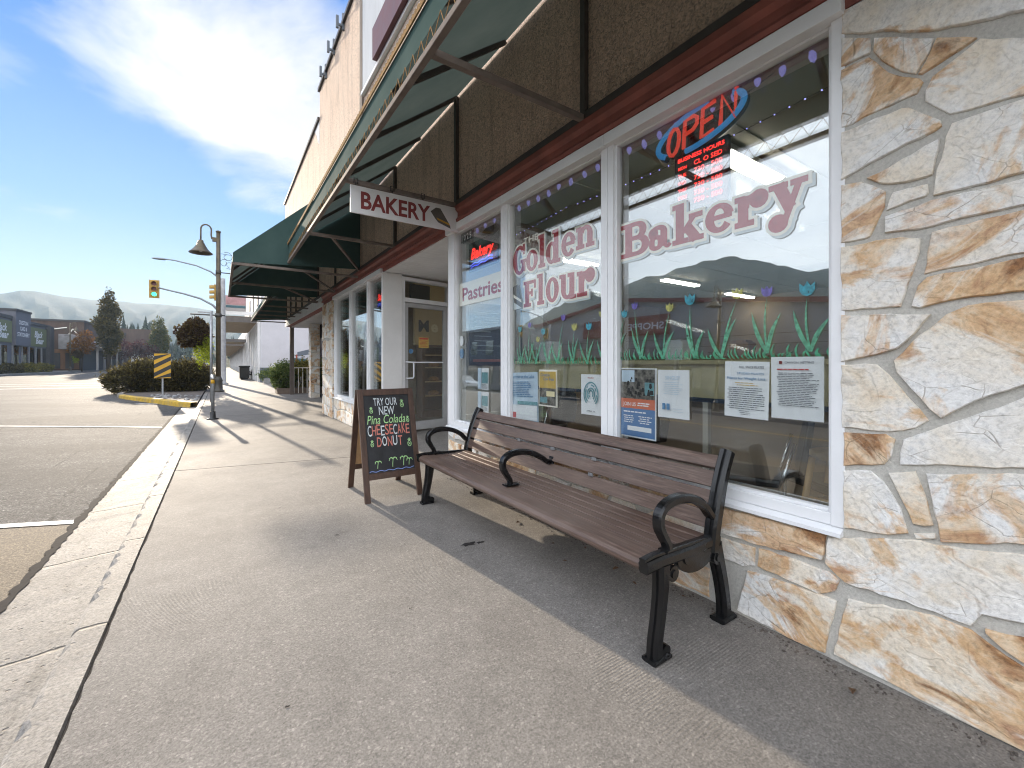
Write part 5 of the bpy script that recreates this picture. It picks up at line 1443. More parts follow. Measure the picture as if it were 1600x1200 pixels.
g = MB(); g.box(2.76, 3.3, .28, 4.24, 1.246, 1.275); g.build('countertop', M['tan_laminate'], o)
g = MB(); g.box(2.795, 2.845, .3, 4.2, .98, 1.009); g.build('edge_strip', M['blue_edge'], o)
for y in (.45, 1.72, 4.0):
    g = MB(); g.box(2.80, 2.84, y-.02, y+.02, .1, .979); g.build('leg', M['letter_cream'], o)
for i, (y, z, s) in enumerate(((3.9, 1.275, .10), (3.6, 1.275, .16), (3.1, 1.275, .09), (2.0, 1.275, .12), (1.5, 1.275, .1))):
    g = MB(); g.box(2.95, 2.95+s, y, y+s*1.3, z, z+s*1.2); g.box(2.955, 2.95+s*.95, y+.02, y+s*1.2, z+s*1.2, z+s*1.35)
    ob = g.build('paper_bag', M['paper'] if i % 2 else M['bread']); tag(ob, ('%s paper bag on the counter, %s' % ('white' if i % 2 else 'brown', ('leftmost', 'second from the left', 'third from the left', 'behind the yellow tulip', 'nearest the stone pier')[i])), 'bag', 'bags on the counter')
def chair(x, y, rz, label):
    o = thing('chair', label, 'chair', (0, 0, 0), 0, 'dark chairs inside the window')
    g = MB(); g.box(-.2, .2, -.2, .2, .43, .48); g.build('seat', M['black_vinyl'], o, bevel=.02)
    g = MB(); V = [(-.19, .52), (-.20, .70), (-.15, .84), (-.06, .88), (.06, .88), (.15, .84), (.20, .70), (.19, .52)]
    g.prism(V, Fr((0, .21, 0), (1, 0, 0), (0, .16, .987), (0, -1, 0)), -.015, .02); g.build('backrest', M['black_vinyl'], o, bevel=.01)
    for sx in (-1, 1):
        g = MB(); g.tube([(sx*.20, -.22, 0), (sx*.19, -.19, .44)], .011, 8); g.build('leg', M['chrome'], o)
        g = MB(); g.tube([(sx*.20, .24, 0), (sx*.195, .19, .44), (sx*.19, .26, .70)], .011, 8); g.build('leg', M['chrome'], o)
    o.location = (x, y, .1); o.rotation_euler = (0, 0, rz)
    return o
chair(2.74, 1.42, R(205), 'dark chair close behind the glass at the bench end')
chair(2.95, .98, R(150), 'dark chair with chrome legs beside the pale wooden stool')
chair(2.85, 2.5, R(170), 'dark chair behind the blue and orange poster')
chair(2.95, 3.75, R(190), 'dark chair in the narrow window, behind the flyers')
o = thing('stool', 'pale wooden stool inside the window beside the stone pier', 'stool', (2.68, .86, .1))
g = MB(); g.lathe([(.15, .755), (.165, .765), (.165, .785), (.15, .79)], (2.68, .86, .0), 18); g.build('seat', M['pale_wood'], o)
for sx in (-1, 1):
    for sy in (-1, 1):
        g = MB(); g.tube([(2.68+sx*.19, .86+sy*.19, .1), (2.68+sx*.115, .86+sy*.115, .76)], [.018, .016], 8); g.build('leg', M['pale_wood'], o)
g = MB()
for z, k in ((.32, .163), (.50, .142)):
    for s in (-1, 1): g.tube([(2.68-k, .86+s*k, z), (2.68+k, .86+s*k, z)], .010, 6); g.tube([(2.68+s*k, .86-k, z+.05), (2.68+s*k, .86+k, z+.05)], .010, 6)
g.build('stretcher', M['pale_wood'], o)
o = thing('menu_board', 'blackboard with chalk lines seen through the narrow window', 'board', (2.6, 4.35, 1.2))
g = MB(); g.box(2.36, 3.1, 4.335, 4.358, 1.22, 1.95); g.build('panel', M['slate_black'], o)
g = MB()
for k in range(9): g.box(2.42, 2.62 + .2*rnd.random(), 4.331, 4.334, 1.84-.055*k, 1.848-.055*k)
g.build('chalk_writing', M['chalk_white'], o)
g = MB(); g.box(2.40, 2.95, 4.331, 4.334, 1.27, 1.30); g.build('orange_writing', M['ink_orange'], o)
# bread case and shelves seen through the door
o = thing('display_case', 'dark bread shelves seen through the glass door', 'display case', (5.2, 8.6, .1))
g = MB(); g.box(3.5, 6.2, 8.55, 8.85, .1, .25); g.box(3.5, 3.56, 8.5, 8.85, .25, 1.6); g.box(6.1, 6.2, 8.5, 8.85, .25, 1.6); g.box(3.5, 6.2, 8.8, 8.86, .25, 1.6); g.box(3.5, 6.2, 8.45, 8.86, 1.6, 1.64); g.build('case', M['brown_wood'], o)
for z in (.55, .85, 1.15, 1.42):
    g = MB(); g.box(3.56, 6.1, 8.5, 8.8, z, z+.02); g.build('shelf', M['pale_wood'], o)
k = 0
for z in (.57, .87, 1.17):
    for x in (3.8, 4.15, 4.5, 4.85, 5.2, 5.6):
        if rnd.random() < .2: continue
        g = MB(); bmesh.ops.create_icosphere(g.bm, subdivisions=2, radius=1, matrix=Matrix.Translation((x, 8.62, z+.05)) @ Matrix.Diagonal((.13, .09, .055, 1)))
        ob = g.build('loaf', M['bread'], smooth=True); tag(ob, 'round brown loaf on the dark bread shelves', 'bread', 'loaves on the bread shelves')
g = MB(); g.box(2.9, 5.6, 9.3, 9.35, .1, 3.04); 
ob = g.build('wall_panel', M['shop_wall'], B)
o = thing('spotlight', 'small lit ceiling spot seen over the glass door', 'ceiling light', (4.1, 8.0, 3.0))
g = MB(); g.lathe([(.06, 0), (.06, .05)], (4.1, 8.0, 2.99), 12); g.build('housing', M['white_paint'], o)
g = MB(); g.lathe([(.035, 0), (.035, .01)], (4.1, 8.0, 2.975), 12); g.build('bulb', M['spot_white'], o)
for i, (ch, x) in enumerate((('M', 3.65), ('e', 3.9), ('C', 4.25), ('8', 4.55), ('1', 4.95))):
    g = MB(); g.text(ch, Fr((x, 8.79, 1.95), (1, 0, 0), (0, 0, 1), (0, -1, 0)), .34, depth=0, bold=.03)
    ob = g.build('wall_letter', M['tan_laminate'] if i % 2 else M['display_black'], fixn=False); tag(ob, ('dark letter M', 'tan letter e', 'dark letter C', 'tan figure 8', 'dark figure 1')[i] + ' on the wall above the bread shelves', 'letter')
g = MB(); g.box(3.45, 5.55, 8.80, 8.9, 1.66, 3.0); g.build('feature_wall', M['feature_tan'], B)

# ------------------------------------------------------------------ sidewalk furniture
o = thing('parking_post', 'short steel post with a yellow band on the sidewalk edge', 'bollard', (-.15, 11.74, 0))
c0 = (-.15, 11.74, 0)
g = MB(); g.lathe([(.115, 0), (.115, .018), (.06, .03), (.052, .17), (.05, .18)], c0, 16); g.build('base', M['signal_black'], o)
g = MB(); g.lathe([(.035, .18), (.035, .80), (.035, .90)], c0, 16); g.build('tube', M['steel_grey'], o)
g = MB(); g.lathe([(.037, .80), (.037, .89)], c0, 16); g.build('yellow_band', M['yellow_sign'], o)
g = MB(); g.lathe([(.046, .895), (.05, .91), (.05, .975), (.035, .995), (.002, 1.0)], c0, 16); g.build('cap', M['aluminium'], o)
o = thing('sign_post', 'thin bare grey sign post beside the black lamp post', 'post', (-.26, 17.2, 0))
g = MB(); g.tube([(-.26, 17.2, 0), (-.26, 17.2, 2.98)], .038, 10); g.build('pole', M['steel_grey'], o)
g = MB(); g.box(-.62, -.262, 17.19, 17.21, 2.90, 2.94); g.build('bracket', M['steel_grey'], o)

def make_lamp():
    o = thing('street_lamp', 'black lamp post with a bell shade', 'street lamp', (0, 0, 0))
    g = MB(); g.lathe([(.23, 0), (.23, .05), (.17, .10), (.155, .45), (.17, .50), (.125, .60), (.105, .68)], n=12); g.build('base', M['lamp_pole'], o)
    g = MB(); g.tube([(0, 0, .68), (0, 0, 4.5), (0, 0, 7.05)], [.095, .088, .080], 12); g.lathe([(.10, 7.05), (.10, 7.10), (.02, 7.14)], n=12); g.build('pole', M['lamp_bronze'], o)
    g = MB(); hp = [(-.14, 0, 6.72), (-.24, 0, 6.74), (-.26, 0, 6.9)] + [(-.44 + .19*math.cos(R(a)), 0, 7.10 + .22*math.sin(R(a))) for a in range(0, 181, 18)] + [(-.63, 0, 6.9), (-.63, 0, 6.60)]
    g.tube(hp, .032, 10); g.box(-.22, .0, -.06, .06, 6.62, 6.80); g.build('gooseneck', M['lamp_bronze'], o)
    g = MB(); g.lathe([(.06, 6.62), (.10, 6.60), (.105, 6.52), (.13, 6.49), (.19, 6.36), (.26, 6.24), (.36, 6.12), (.43, 6.07), (.43, 6.04), (.34, 6.09), (.22, 6.24), (.10, 6.42)], (-.63, 0, 0), 20); g.build('bell_shade', M['lamp_bronze'], o)
    g = MB(); g.lathe([(.05, 6.12), (.09, 6.18), (.08, 6.28), (.03, 6.34)], (-.63, 0, 0), 12); g.build('bulb', M['white_paint'], o)
    g = MB(); g.tube([(0, 0, 5.28), (.62, 0, 5.28)], .022, 8); g.tube([(-.1, 0, 5.28), (.1, 0, 5.28)], .11, 10); g.build('banner_arm', M['lamp_pole'], o)
    def scroll(cx, cz, r0, a0, a1, n=18): return [(cx + r0*(1-.55*k/n)*math.cos(R(a0 + (a1-a0)*k/n)), 0, cz + r0*(1-.55*k/n)*math.sin(R(a0+(a1-a0)*k/n))) for k in range(n+1)]
    g = MB()
    for q in (scroll(.33, 6.0, .22, 120, -250), scroll(.22, 5.72, .18, 60, 420), scroll(.42, 5.62, .16, 170, -190)): g.tube(q, .010, 5, False)
    g.tube([(.09, 0, 6.12), (.50, 0, 6.10)], .010, 5); g.tube([(.30, 0, 5.5), (.52, 0, 5.45), (.52, 0, 5.28)], .010, 5); g.build('scrollwork', M['lamp_pole'], o)
    g = MB(); g.tube([(-1.0, 0, 3.38), (.25, 0, 3.38)], .028, 8); g.tube([(-.0, 0, 3.30), (0, 0, 3.46)], .13, 10); g.tube([(-.85, 0, 3.38), (-.85, 0, 3.15)], .01, 5); g.build('basket_arm', M['lamp_pole'], o)
    return o
lamp = make_lamp(); lamp.location = (-.09, 23, 0); lamp['label'] = 'tall lamp post with a bell shade on the near sidewalk, beside the juniper bed'; lamp['group'] = 'lamp posts along the street'
for loc, rz, lb in (((-18.6, 90, .1), R(180), 'distant lamp post with a hanging basket before the brown wooden building'), ((-19.6, 14.0, .1), R(180), 'lamp post across the street, mirrored in the large window')):
    c = copy_tree(lamp); c.location = loc; c.rotation_euler = (0, 0, rz); c['label'] = lb

def leaves(g, blobs, n, size, rr, aspect=.5, hollow=.55, up=.0, gap=None):
    tot = sum(b[3]*b[4]*b[5] for b in blobs)
    for bx, by, bz, rx, ry, rz in blobs:
        m = int(n*rx*ry*rz/tot)
        for _ in range(m):
            while True:
                v = Vector((rr.uniform(-1, 1), rr.uniform(-1, 1), rr.uniform(-1, 1)))
                L = v.length
                if .05 < L < 1 and (L > hollow or rr.random() < .25): break
            if gap and math.sin(v.x*gap + bx*7) * math.sin(v.y*gap + by*5) * math.sin(v.z*gap*1.2 + bz*3) > .30: continue
            p = Vector((bx + v.x*rx, by + v.y*ry, bz + v.z*rz))
            d = (Vector((v.x, v.y, v.z + up)).normalized() + Vector((rr.uniform(-1, 1), rr.uniform(-1, 1), rr.uniform(-1, 1)))*.8).normalized()
            s = d.cross(Vector((rr.uniform(-1, 1), rr.uniform(-1, 1), rr.uniform(-1, 1)))).normalized()
            L = size*rr.uniform(.6, 1.3); W = L*aspect
            g.face([p, p + d*L*.5 + s*W*.5, p + d*L, p + d*L*.5 - s*W*.5])

bk = thing('hanging_basket', 'large hanging basket of dark flowers with bright yellow green trailing stems', 'flower basket', (0, 0, 0))
g = MB(); g.lathe([(.05, -.42), (.25, -.35), (.33, -.2), (.34, -.12)], n=14); g.build('basket', M['basket_soil'], bk)
rr = random.Random(31)
g = MB(); leaves(g, [(0, 0, .02, .50, .52, .56), (-.18, 0, -.15, .40, .45, .42), (.15, 0, .15, .40, .45, .45), (.42, .1, -.1, .22, .3, .2), (-.5, 0, .1, .2, .3, .22), (.05, 0, .52, .26, .3, .16), (-.35, 0, -.42, .2, .3, .16)], 5200, .10, rr, .7, .5)
for k in range(70):                                   # stray sprigs round the outline
    v = Vector((rr.gauss(0, 1), rr.gauss(0, 1), rr.gauss(.1, .9))).normalized(); L = rr.uniform(.05, .22)
    for q in range(7): leaves(g, [(v.x*(.50 + L*q/7), v.y*(.50 + L*q/7), v.z*(.52 + L*q/7) - .03*q*L, .03, .03, .03)], 1, .075, rr, .7, .0)
g.build('flowers', M['petunia'], bk, fixn=False)
g = MB()
for k in range(46):
    x, y = rr.uniform(-.02, .58), rr.uniform(-.35, .35); L = rr.uniform(.5, 1.3)*(1 - abs(x-.22)*.8); z0 = -.18 + rr.uniform(-.1, .12)
    for j in range(int(L/.030)):
        leaves(g, [(x + rr.uniform(-.06, .06), y + rr.uniform(-.06, .06), z0 - j*.034, .04, .04, .04)], 1, .095, rr, .75, .0)
g.build('trailing_stems', M['trailing'], bk, fixn=False)
for k in range(3):
    a = k*2.094; g = MB(); g.tube([(.3*math.cos(a), .3*math.sin(a), -.12), (0, 0, .62)], .006, 4); g.build('chain', M['lamp_pole'], bk)
bk.location = (-.94, 23, 2.53); bk['group'] = 'hanging flower baskets'
bk['label'] = 'large hanging basket of dark flowers with yellow green trails, on the near lamp post'
c = copy_tree(bk); c.location = (-17.75, 90, 2.63); c['label'] = 'small distant hanging basket with trailing stems before the brown building'; c.rotation_euler = (0, 0, 2.5)

# traffic signals
def make_signal():
    o = thing('traffic_signal', 'grey signal pole', 'traffic signal', (0, 0, 0))
    g = MB(); g.lathe([(.28, 0), (.28, .06), (.17, .10), (.165, 1.0), (.12, 5.2), (.11, 6.4), (.02, 6.45)], n=12); g.build('pole', M['concrete_pole'], o)
    g = MB(); arm = [(-.08, 0, 4.25), (-.5, 0, 4.75), (-1.1, 0, 5.10), (-1.9, 0, 5.32), (-3.05, 0, 5.55)]
    g.tube(arm, [.065, .06, .055, .05, .042], 8); g.build('mast_arm', M['steel_grey'], o)
    g = MB(); g.tube([(-.05, 0, 6.3), (-.6, 0, 6.75), (-1.3, 0, 7.03), (-2.3, 0, 7.2), (-2.7, 0, 7.22)], [.05, .045, .04, .035, .035], 8); g.build('luminaire_arm', M['steel_grey'], o)
    g = MB(); g.lathe([(.01, 0), (.10, .10), (.12, .3), (.10, .55), (.05, .68)], n=10)
    bmesh.ops.transform(g.bm, matrix=Matrix.Translation((-2.65, 0, 7.20)) @ Matrix.Rotation(R(-90), 4, 'Y') @ Matrix.Diagonal((.55, 1.1, 1, 1)), verts=g.bm.verts[:]); g.build('luminaire', M['steel_grey'], o)
    def head(cx, cy, cz, rz, lit):
        Mx = Matrix.Translation((cx, cy, cz)) @ Matrix.Rotation(rz, 4, 'Z')
        g = MB(); g.box(-.15, .15, -.02, .16, -.50, .44); bmesh.ops.transform(g.bm, matrix=Mx, verts=g.bm.verts[:]); h = g.build('signal_head', M['signal_yellow'], o, bevel=.02)
        g = MB(); g.box(-.23, .23, .0, .02, -.55, .47); bmesh.ops.transform(g.bm, matrix=Mx, verts=g.bm.verts[:]); g.build('backplate', M['signal_yellow'], h)
        for i, m_ in enumerate(('lens_red', 'lens_amber', lit)):
            z = .27 - i*.30; g = MB(); g.prism([(.115*math.cos(k*.3927), z + .115*math.sin(k*.3927)) for k in range(16)], Fr((0, -.02, 0), (1, 0, 0), (0, 0, 1), (0, -1, 0)), 0, .015); bmesh.ops.transform(g.bm, matrix=Mx, verts=g.bm.verts[:]); g.build('lens', M[m_], h)
            g = MB(); pts = [(.135*math.cos(R(a)), z + .135*math.sin(R(a))) for a in range(-20, 201, 20)]
            for (a, b), (c_, d_) in zip(pts, pts[1:]): g.face([(a, -.02, b), (c_, -.02, d_), (c_*.97, -.26, d_-.03), (a*.97, -.26, b-.03)])
            bmesh.ops.transform(g.bm, matrix=Mx, verts=g.bm.verts[:]); v = g.build('visor', M['signal_yellow'], h); sm = v.modifiers.new('solid', 'SOLIDIFY'); sm.thickness = .012
    head(-3.22, 0, 5.50, 0, 'signal_green'); head(-.42, 0, 5.55, R(-90), 'lens_amber')
    return o
sgn = make_signal(); sgn.location = (.11, 31.4, 0); sgn['label'] = 'grey traffic signal pole with a green light on its arm, behind the lamp post'; sgn['group'] = 'traffic signals at the crossing'
c = copy_tree(sgn); c.location = (-20.2, 30.6, .1); c.rotation_euler = (0, 0, R(180)); c['label'] = 'traffic signal pole across the street, mirrored in the middle window'

# hazard marker in the bed
o = thing('hazard_sign', 'yellow and black striped hazard board on a post in the planting bed', 'sign', (-1.80, 20.6, .05))
HX = Fr((-1.80, 20.58, 0), (1, 0, 0), (0, 0, 1), (0, -1, 0))
g = MB(); g.box(-1.825, -1.775, 20.585, 20.635, .05, 1.55); g.build('post', M['steel_grey'], o)
g = MB(); g.box(-2.045, -1.555, 20.565, 20.584, .70, 1.62); g.build('panel', M['yellow_sign'], o, bevel=.004)
g = MB()
def clipstripe(k):                                    # diagonal bands rising to the right, clipped to the board
    x0, x1, z0, z1 = -.245, .245, .70, 1.62; out = []
    ln = lambda x: k + (x + .28)*.62
    a, b, c_, d_ = ln(x0), ln(x1), ln(x1)+.155, ln(x0)+.155
    cl_ = lambda v: min(max(v, z0), z1)
    q = [(x0, cl_(a)), (x1, cl_(b)), (x1, cl_(c_)), (x0, cl_(d_))]
    if abs(q[0][1]-q[3][1]) < 1e-4 and abs(q[1][1]-q[2][1]) < 1e-4: return None
    return q
for k in (.42, .73, 1.04, 1.35):
    q = clipstripe(k)
    if q:
        pts = []
        for p in q:
            v = HX(*p, .0165)
            if not pts or (pts[-1]-v).length > 1e-4: pts.append(v)
        if len(pts) > 2: g.face(pts)
g.build('black_stripe', M['signal_black'], o, fixn=False)

# junipers in the bed
def bush(label, cx, cy, blobs, n, seed, mat, name='shrub', ln=.16, aspect=.22, group=None, z0=.04, cat='shrub'):
    o = thing(name, label, cat, (cx, cy, z0), 0, group); rr_ = random.Random(seed)
    g = MB()
    for k in range(16):
        b = rr_.choice(blobs); e = Vector((cx + b[0] + rr_.uniform(-.6, .6)*b[3], cy + b[1] + rr_.uniform(-.6, .6)*b[4], b[2] + rr_.uniform(0, .6)*b[5]))
        s = Vector((cx + rr_.uniform(-.15, .15), cy + rr_.uniform(-.15, .15), z0)); g.tube([s, s.lerp(e, .5) + Vector((0, 0, -.06)), e], [.03, .02, .008], 5)
    g.build('stem', M['tree_bark'], o)
    g = MB(); B_ = [(cx+b[0], cy+b[1], b[2], b[3], b[4], b[5]) for b in blobs]
    leaves(g, B_, n, ln, rr_, aspect, .5, .35)
    # sprays of needles poking out of the outline
    for _ in range(n//15):
        bx, by, bz, rx, ry, rz = rr_.choice(B_); v = Vector((rr_.gauss(0, 1), rr_.gauss(0, 1), abs(rr_.gauss(.2, .8)))).normalized()
        p = Vector((bx + v.x*rx*.95, by + v.y*ry*.95, bz + v.z*rz*.95)); d = (v + Vector((0, 0, .35))).normalized(); L = rr_.uniform(.08, .36)
        for q in range(11):
            leaves(g, [(*(p + d*L*q/11), .03, .03, .03)], 1, ln*.8, rr_, aspect, .0, .6)
    g.build('foliage', M[mat], o, fixn=False)
    return o
bush('dark spreading juniper at the left of the planting bed, touching the street', -2.75, 24.2, [(-.5, 0, .5, .75, .9, .5), (.35, .1, .62, .75, .9, .62), (-.05, -.2, .75, .6, .7, .55), (-.85, .3, .38, .4, .7, .35), (.8, -.1, .5, .5, .8, .5), (.2, 1.2, .6, .9, 1.0, .6)], 15000, 2, 'juniper', group='dark junipers in the planting bed')
bush('dark upright juniper at the right of the planting bed, behind the hazard board', -1.30, 23.6, [(-.3, .1, .55, .6, .8, .55), (.25, 0, .6, .55, .7, .58), (0, -.1, .7, .55, .6, .55), (.55, .2, .45, .38, .6, .42), (0, 1.2, .6, .8, .9, .55)], 12000, 3, 'juniper', group='dark junipers in the planting bed')
bush('low juniper at the far end of the planting bed, next to the lamp post', -1.5, 27.2, [(0, 0, .5, 1.1, 1.2, .55), (.4, .5, .7, .6, .7, .5)], 5000, 5, 'juniper', group='dark junipers in the planting bed')

# dry leaves and specks on the slab
lf = None
for k, (x, y) in enumerate(((1.93, 2.75), (1.90, 2.30), (1.80, 2.05), (1.98, 1.80), (1.94, 1.62), (1.86, 1.35), (2.04, 2.12), (2.05, 1.38), (1.99, .62))):
    if lf is None:
        g = MB(); pts = [(0, -.026), (.011, -.012), (.016, .006), (.008, .022), (0, .034), (-.009, .02), (-.015, .004), (-.010, -.014)]
        c_ = g.bm.verts.new((0, 0, .003)); vs = [g.bm.verts.new((a, b, .004 + .010*abs(a)/.016 + .004*math.sin(b*90))) for a, b in pts]
        for i in range(8): g.bm.faces.new((c_, vs[i], vs[(i+1) % 8]))
        lf = g.build('fallen_leaf', M['dry_leaf'], fixn=False); sm = lf.modifiers.new('solid', 'SOLIDIFY'); sm.thickness = .0012; ob = lf
    else: ob = lf.copy(); COL.objects.link(ob)
    ob.location = (x, y, .003); s = rnd.uniform(.4, .85); ob.scale = (s, s, s); ob.rotation_euler = (rnd.uniform(-.15, .15), rnd.uniform(-.15, .15), rnd.random()*6.28)
    tag(ob, 'small dry brown leaf lying on the concrete near the bench', 'leaf', 'dry leaves on the sidewalk')
g = MB()
for cx, cy, s in ((1.42, 2.62, .05), (1.50, 2.60, .028), (.70, 3.3, .012), (.2, 1.75, .008), (.42, 4.2, .009), (.8, 2.1, .007)):
    g.face([(cx + s*(1 + .35*math.sin(k*2.3 + cx*9))*math.cos(k*.449), cy + s*.55*(1 + .35*math.sin(k*1.7))*math.sin(k*.449), .0025) for k in range(14)])
tag(g.build('sidewalk_stains', M['gum'], fixn=False), 'dark gum and oil stains on the concrete', None, None, 'stuff')
# grit gathered in the corner along the wall
g = MB(); rr = random.Random(77)
for k in range(420):
    y = rr.uniform(.2, 4.4); x = 2.115 - abs(rr.gauss(0, .035)); s = rr.uniform(.002, .008)
    bmesh.ops.create_icosphere(g.bm, subdivisions=1, radius=1, matrix=Matrix.Translation((x, y, s*.4)) @ Matrix.Rotation(rr.random()*6, 4, 'Z') @ Matrix.Diagonal((s, s*.7, s*.6, 1)))
tag(g.build('grit', M['soil']), 'dark grit collected along the foot of the wall', None, None, 'stuff')
# ------------------------------------------------------------------ farther along this side
o = thing('planter_fence', 'brown planter box with thin pale rails past the last awning', 'planter', (2.8, 19.8, 0))
g = MB(); g.box(1.9, 3.6, 19.75, 20.6, 0, .24); g.build('planter_box', M['planter_wood'], o, bevel=.01)
for k in range(7):
    x = 2.5 + k*.165; g = MB(); g.box(x-.012, x+.012, 19.70, 19.724, .02, 1.06); g.build('rail', M['letter_cream'], o)
g = MB(); g.box(2.44, 3.56, 19.70, 19.73, 1.06, 1.09); g.build('top_rail', M['letter_cream'], o)
bush('round clipped green bush at the left end of the planter box', 2.2, 20.2, [(0, 0, .66, .50, .45, .54)], 4200, 12, 'hedge', 'shrub', .09, .5, z0=.2)
bush('boxy golden tipped hedge behind the pale planter rails', 3.05, 20.2, [(-.25, 0, .72, .42, .4, .62), (.30, 0, .72, .46, .4, .62)], 5000, 13, 'hedge_gold', 'shrub', .09, .5, z0=.2)
bush('low green ground cover bush by the white building wall', 3.0, 31.6, [(-.4, 0, .42, .6, .5, .35), (.5, 0, .42, .6, .5, .3)], 2200, 14, 'hedge', 'shrub', .1, .5, z0=.25)
g = MB(); g.box(2.25, 5.0, 31.0, 32.3, 0, .30); ob = g.build('stone_planter', M['stone_grey'], bevel=.02); tag(ob, 'low grey stone planter at the foot of the white building', 'planter')

o = thing('sculpture', 'teal and red painted board figure standing before the white wall', 'sculpture', (3.55, 31.9, 0))
g = MB(); g.hexa([(3.0, 31.9, 2.05), (4.15, 31.9, 2.28), (4.15, 32.0, 2.28), (3.0, 32.0, 2.05), (3.0, 31.9, 2.4), (4.2, 31.9, 2.72), (4.2, 32.0, 2.72), (3.0, 32.0, 2.4)]); g.build('board', M['slate_base'], o)
g = MB(); g.hexa([(2.45, 31.92, 1.42), (3.85, 31.92, 1.30), (3.85, 32.0, 1.30), (2.45, 32.0, 1.42), (2.5, 31.92, 1.95), (3.75, 31.92, 1.85), (3.75, 32.0, 1.85), (2.5, 32.0, 1.95)]); g.build('teal_panel', M['mural_teal'], o)
for x0, x1 in ((2.75, 2.95), (4.0, 4.1)):
    g = MB(); g.bar((x0, 31.97, 0), (x1, 31.97, 2.2), .22, .08); g.build('red_leg', M['mural_red'], o)
for ch_ in o.children:
    ch_.scale = (.80, 1, .84)
o.location = (4.70, 31.9, 0)

o = thing('white_building', 'long pale building with a slate base and canopies up the street', 'building', (2.2, 45, 0))
g = MB(); g.box(2.2, 12, 32.8, 56, .98, 8.2); g.build('wall', M['lilac_stucco'], o)
g = MB(); g.box(2.17, 12.03, 32.77, 56.03, 0, .979); g.build('base', M['slate_base'], o)
for y in (33.6, 36.4, 39.2, 42, 44.8, 47.6, 50.4, 53.2):
    g = MB(); g.box(2.05, 2.2, y-.2, y+.2, 0, 4.2); g.build('pilaster', M['white_paint'], o)
    g = MB(); g.box(2.16, 2.199, y+.45, y+2.3, 1.1, 3.6); g.build('window', M['far_glass'], o)
for y in (35.0, 40, 45):
    g = MB(); g.box(2.15, 2.199, y, y+1.2, 5.4, 6.9); g.build('upper_window', M['l_dark'], o)
g = MB(); g.box(.30, 2.045, 34.2, 46.5, 4.05, 4.09); sf = g.build('canopy', M['tan_soffit'], o)
g = MB(); g.box(.28, 2.045, 34.16, 34.2, 4.03, 4.42); g.box(.26, .299, 34.2, 46.5, 4.03, 4.42); g.box(.3, 2.045, 34.2, 46.5, 4.40, 4.44); g.build('canopy_edge', M['canopy_edge'], sf)
g = MB(); g.box(.35, 2.045, 49.0, 56.0, 3.35, 3.39); sf = g.build('canopy', M['tan_soffit'], o)
g = MB(); g.box(.32, 2.045, 48.96, 49, 3.33, 3.60); g.box(.31, .349, 49, 56, 3.33, 3.60); g.build('canopy_edge', M['canopy_edge'], sf)
o = thing('projecting_sign', 'pale red and grey sign board jutting out above the canopy', 'sign', (.8, 33.95, 4.5))
g = MB(); g.box(.25, 1.40, 33.9, 34.0, 4.75, 5.75); g.build('board', M['siding_grey'], o)
g = MB(); g.box(.27, 1.38, 33.89, 33.899, 5.15, 5.73); g.build('red_field', M['faded_red'], o)
g = MB(); g.box(.27, 1.38, 33.888, 33.899, 4.95, 5.10); g.build('stripe', M['mural_teal'], o)
g = MB(); g.box(.25, 2.2, 33.93, 33.97, 4.50, 4.74); g.build('bracket', M['white_paint'], o)
o = thing('row_building', 'long low pale row of shops with a continuous canopy far up the street', 'building', (2.3, 90, 0))
g = MB(); g.box(2.3, 12, 56.2, 150, 0, 5.2); g.build('wall', M['lilac_stucco'], o)
g = MB(); g.box(.5, 2.3, 58, 150, 3.3, 3.36); sf = g.build('canopy', M['tan_soffit'], o)
g = MB(); g.box(.46, .5, 58, 150, 3.28, 3.62); g.box(.5, 2.3, 57.96, 58, 3.28, 3.62); g.build('canopy_edge', M['canopy_edge'], sf)
for k in range(20):
    y = 59 + k*4.4; g = MB(); g.box(2.15, 2.3, y-.25, y+.25, 0, 3.29); g.build('pilaster', M['white_paint'], o)
    g = MB(); g.box(2.26, 2.299, y+.6, y+3.6, .7, 2.9); g.build('window', M['far_glass'], o)
    g = MB(); g.box(2.22, 2.299, y+.3, y+4.0, .0, .66); g.build('base', M['slate_base'], o)
o = thing('litter_bin', 'dark square litter bin on the sidewalk beyond the planter', 'litter bin', (1.55, 39.5, 0))
g = MB(); g.box(1.2, 1.85, 39.2, 39.85, .08, .95); g.box(1.28, 1.77, 39.28, 39.77, 0, .08); g.build('body', M['black_iron'], o, bevel=.03)
g = MB(); g.box(1.15, 1.90, 39.15, 39.9, .95, 1.08); g.build('lid', M['black_iron'], o, bevel=.04)
c = copy_tree(bench); c.location = (1.55, 40.3, 0); c['label'] = 'distant iron bench on the sidewalk past the dark litter bin'; c['group'] = 'benches along the sidewalk'; bench['group'] = 'benches along the sidewalk'

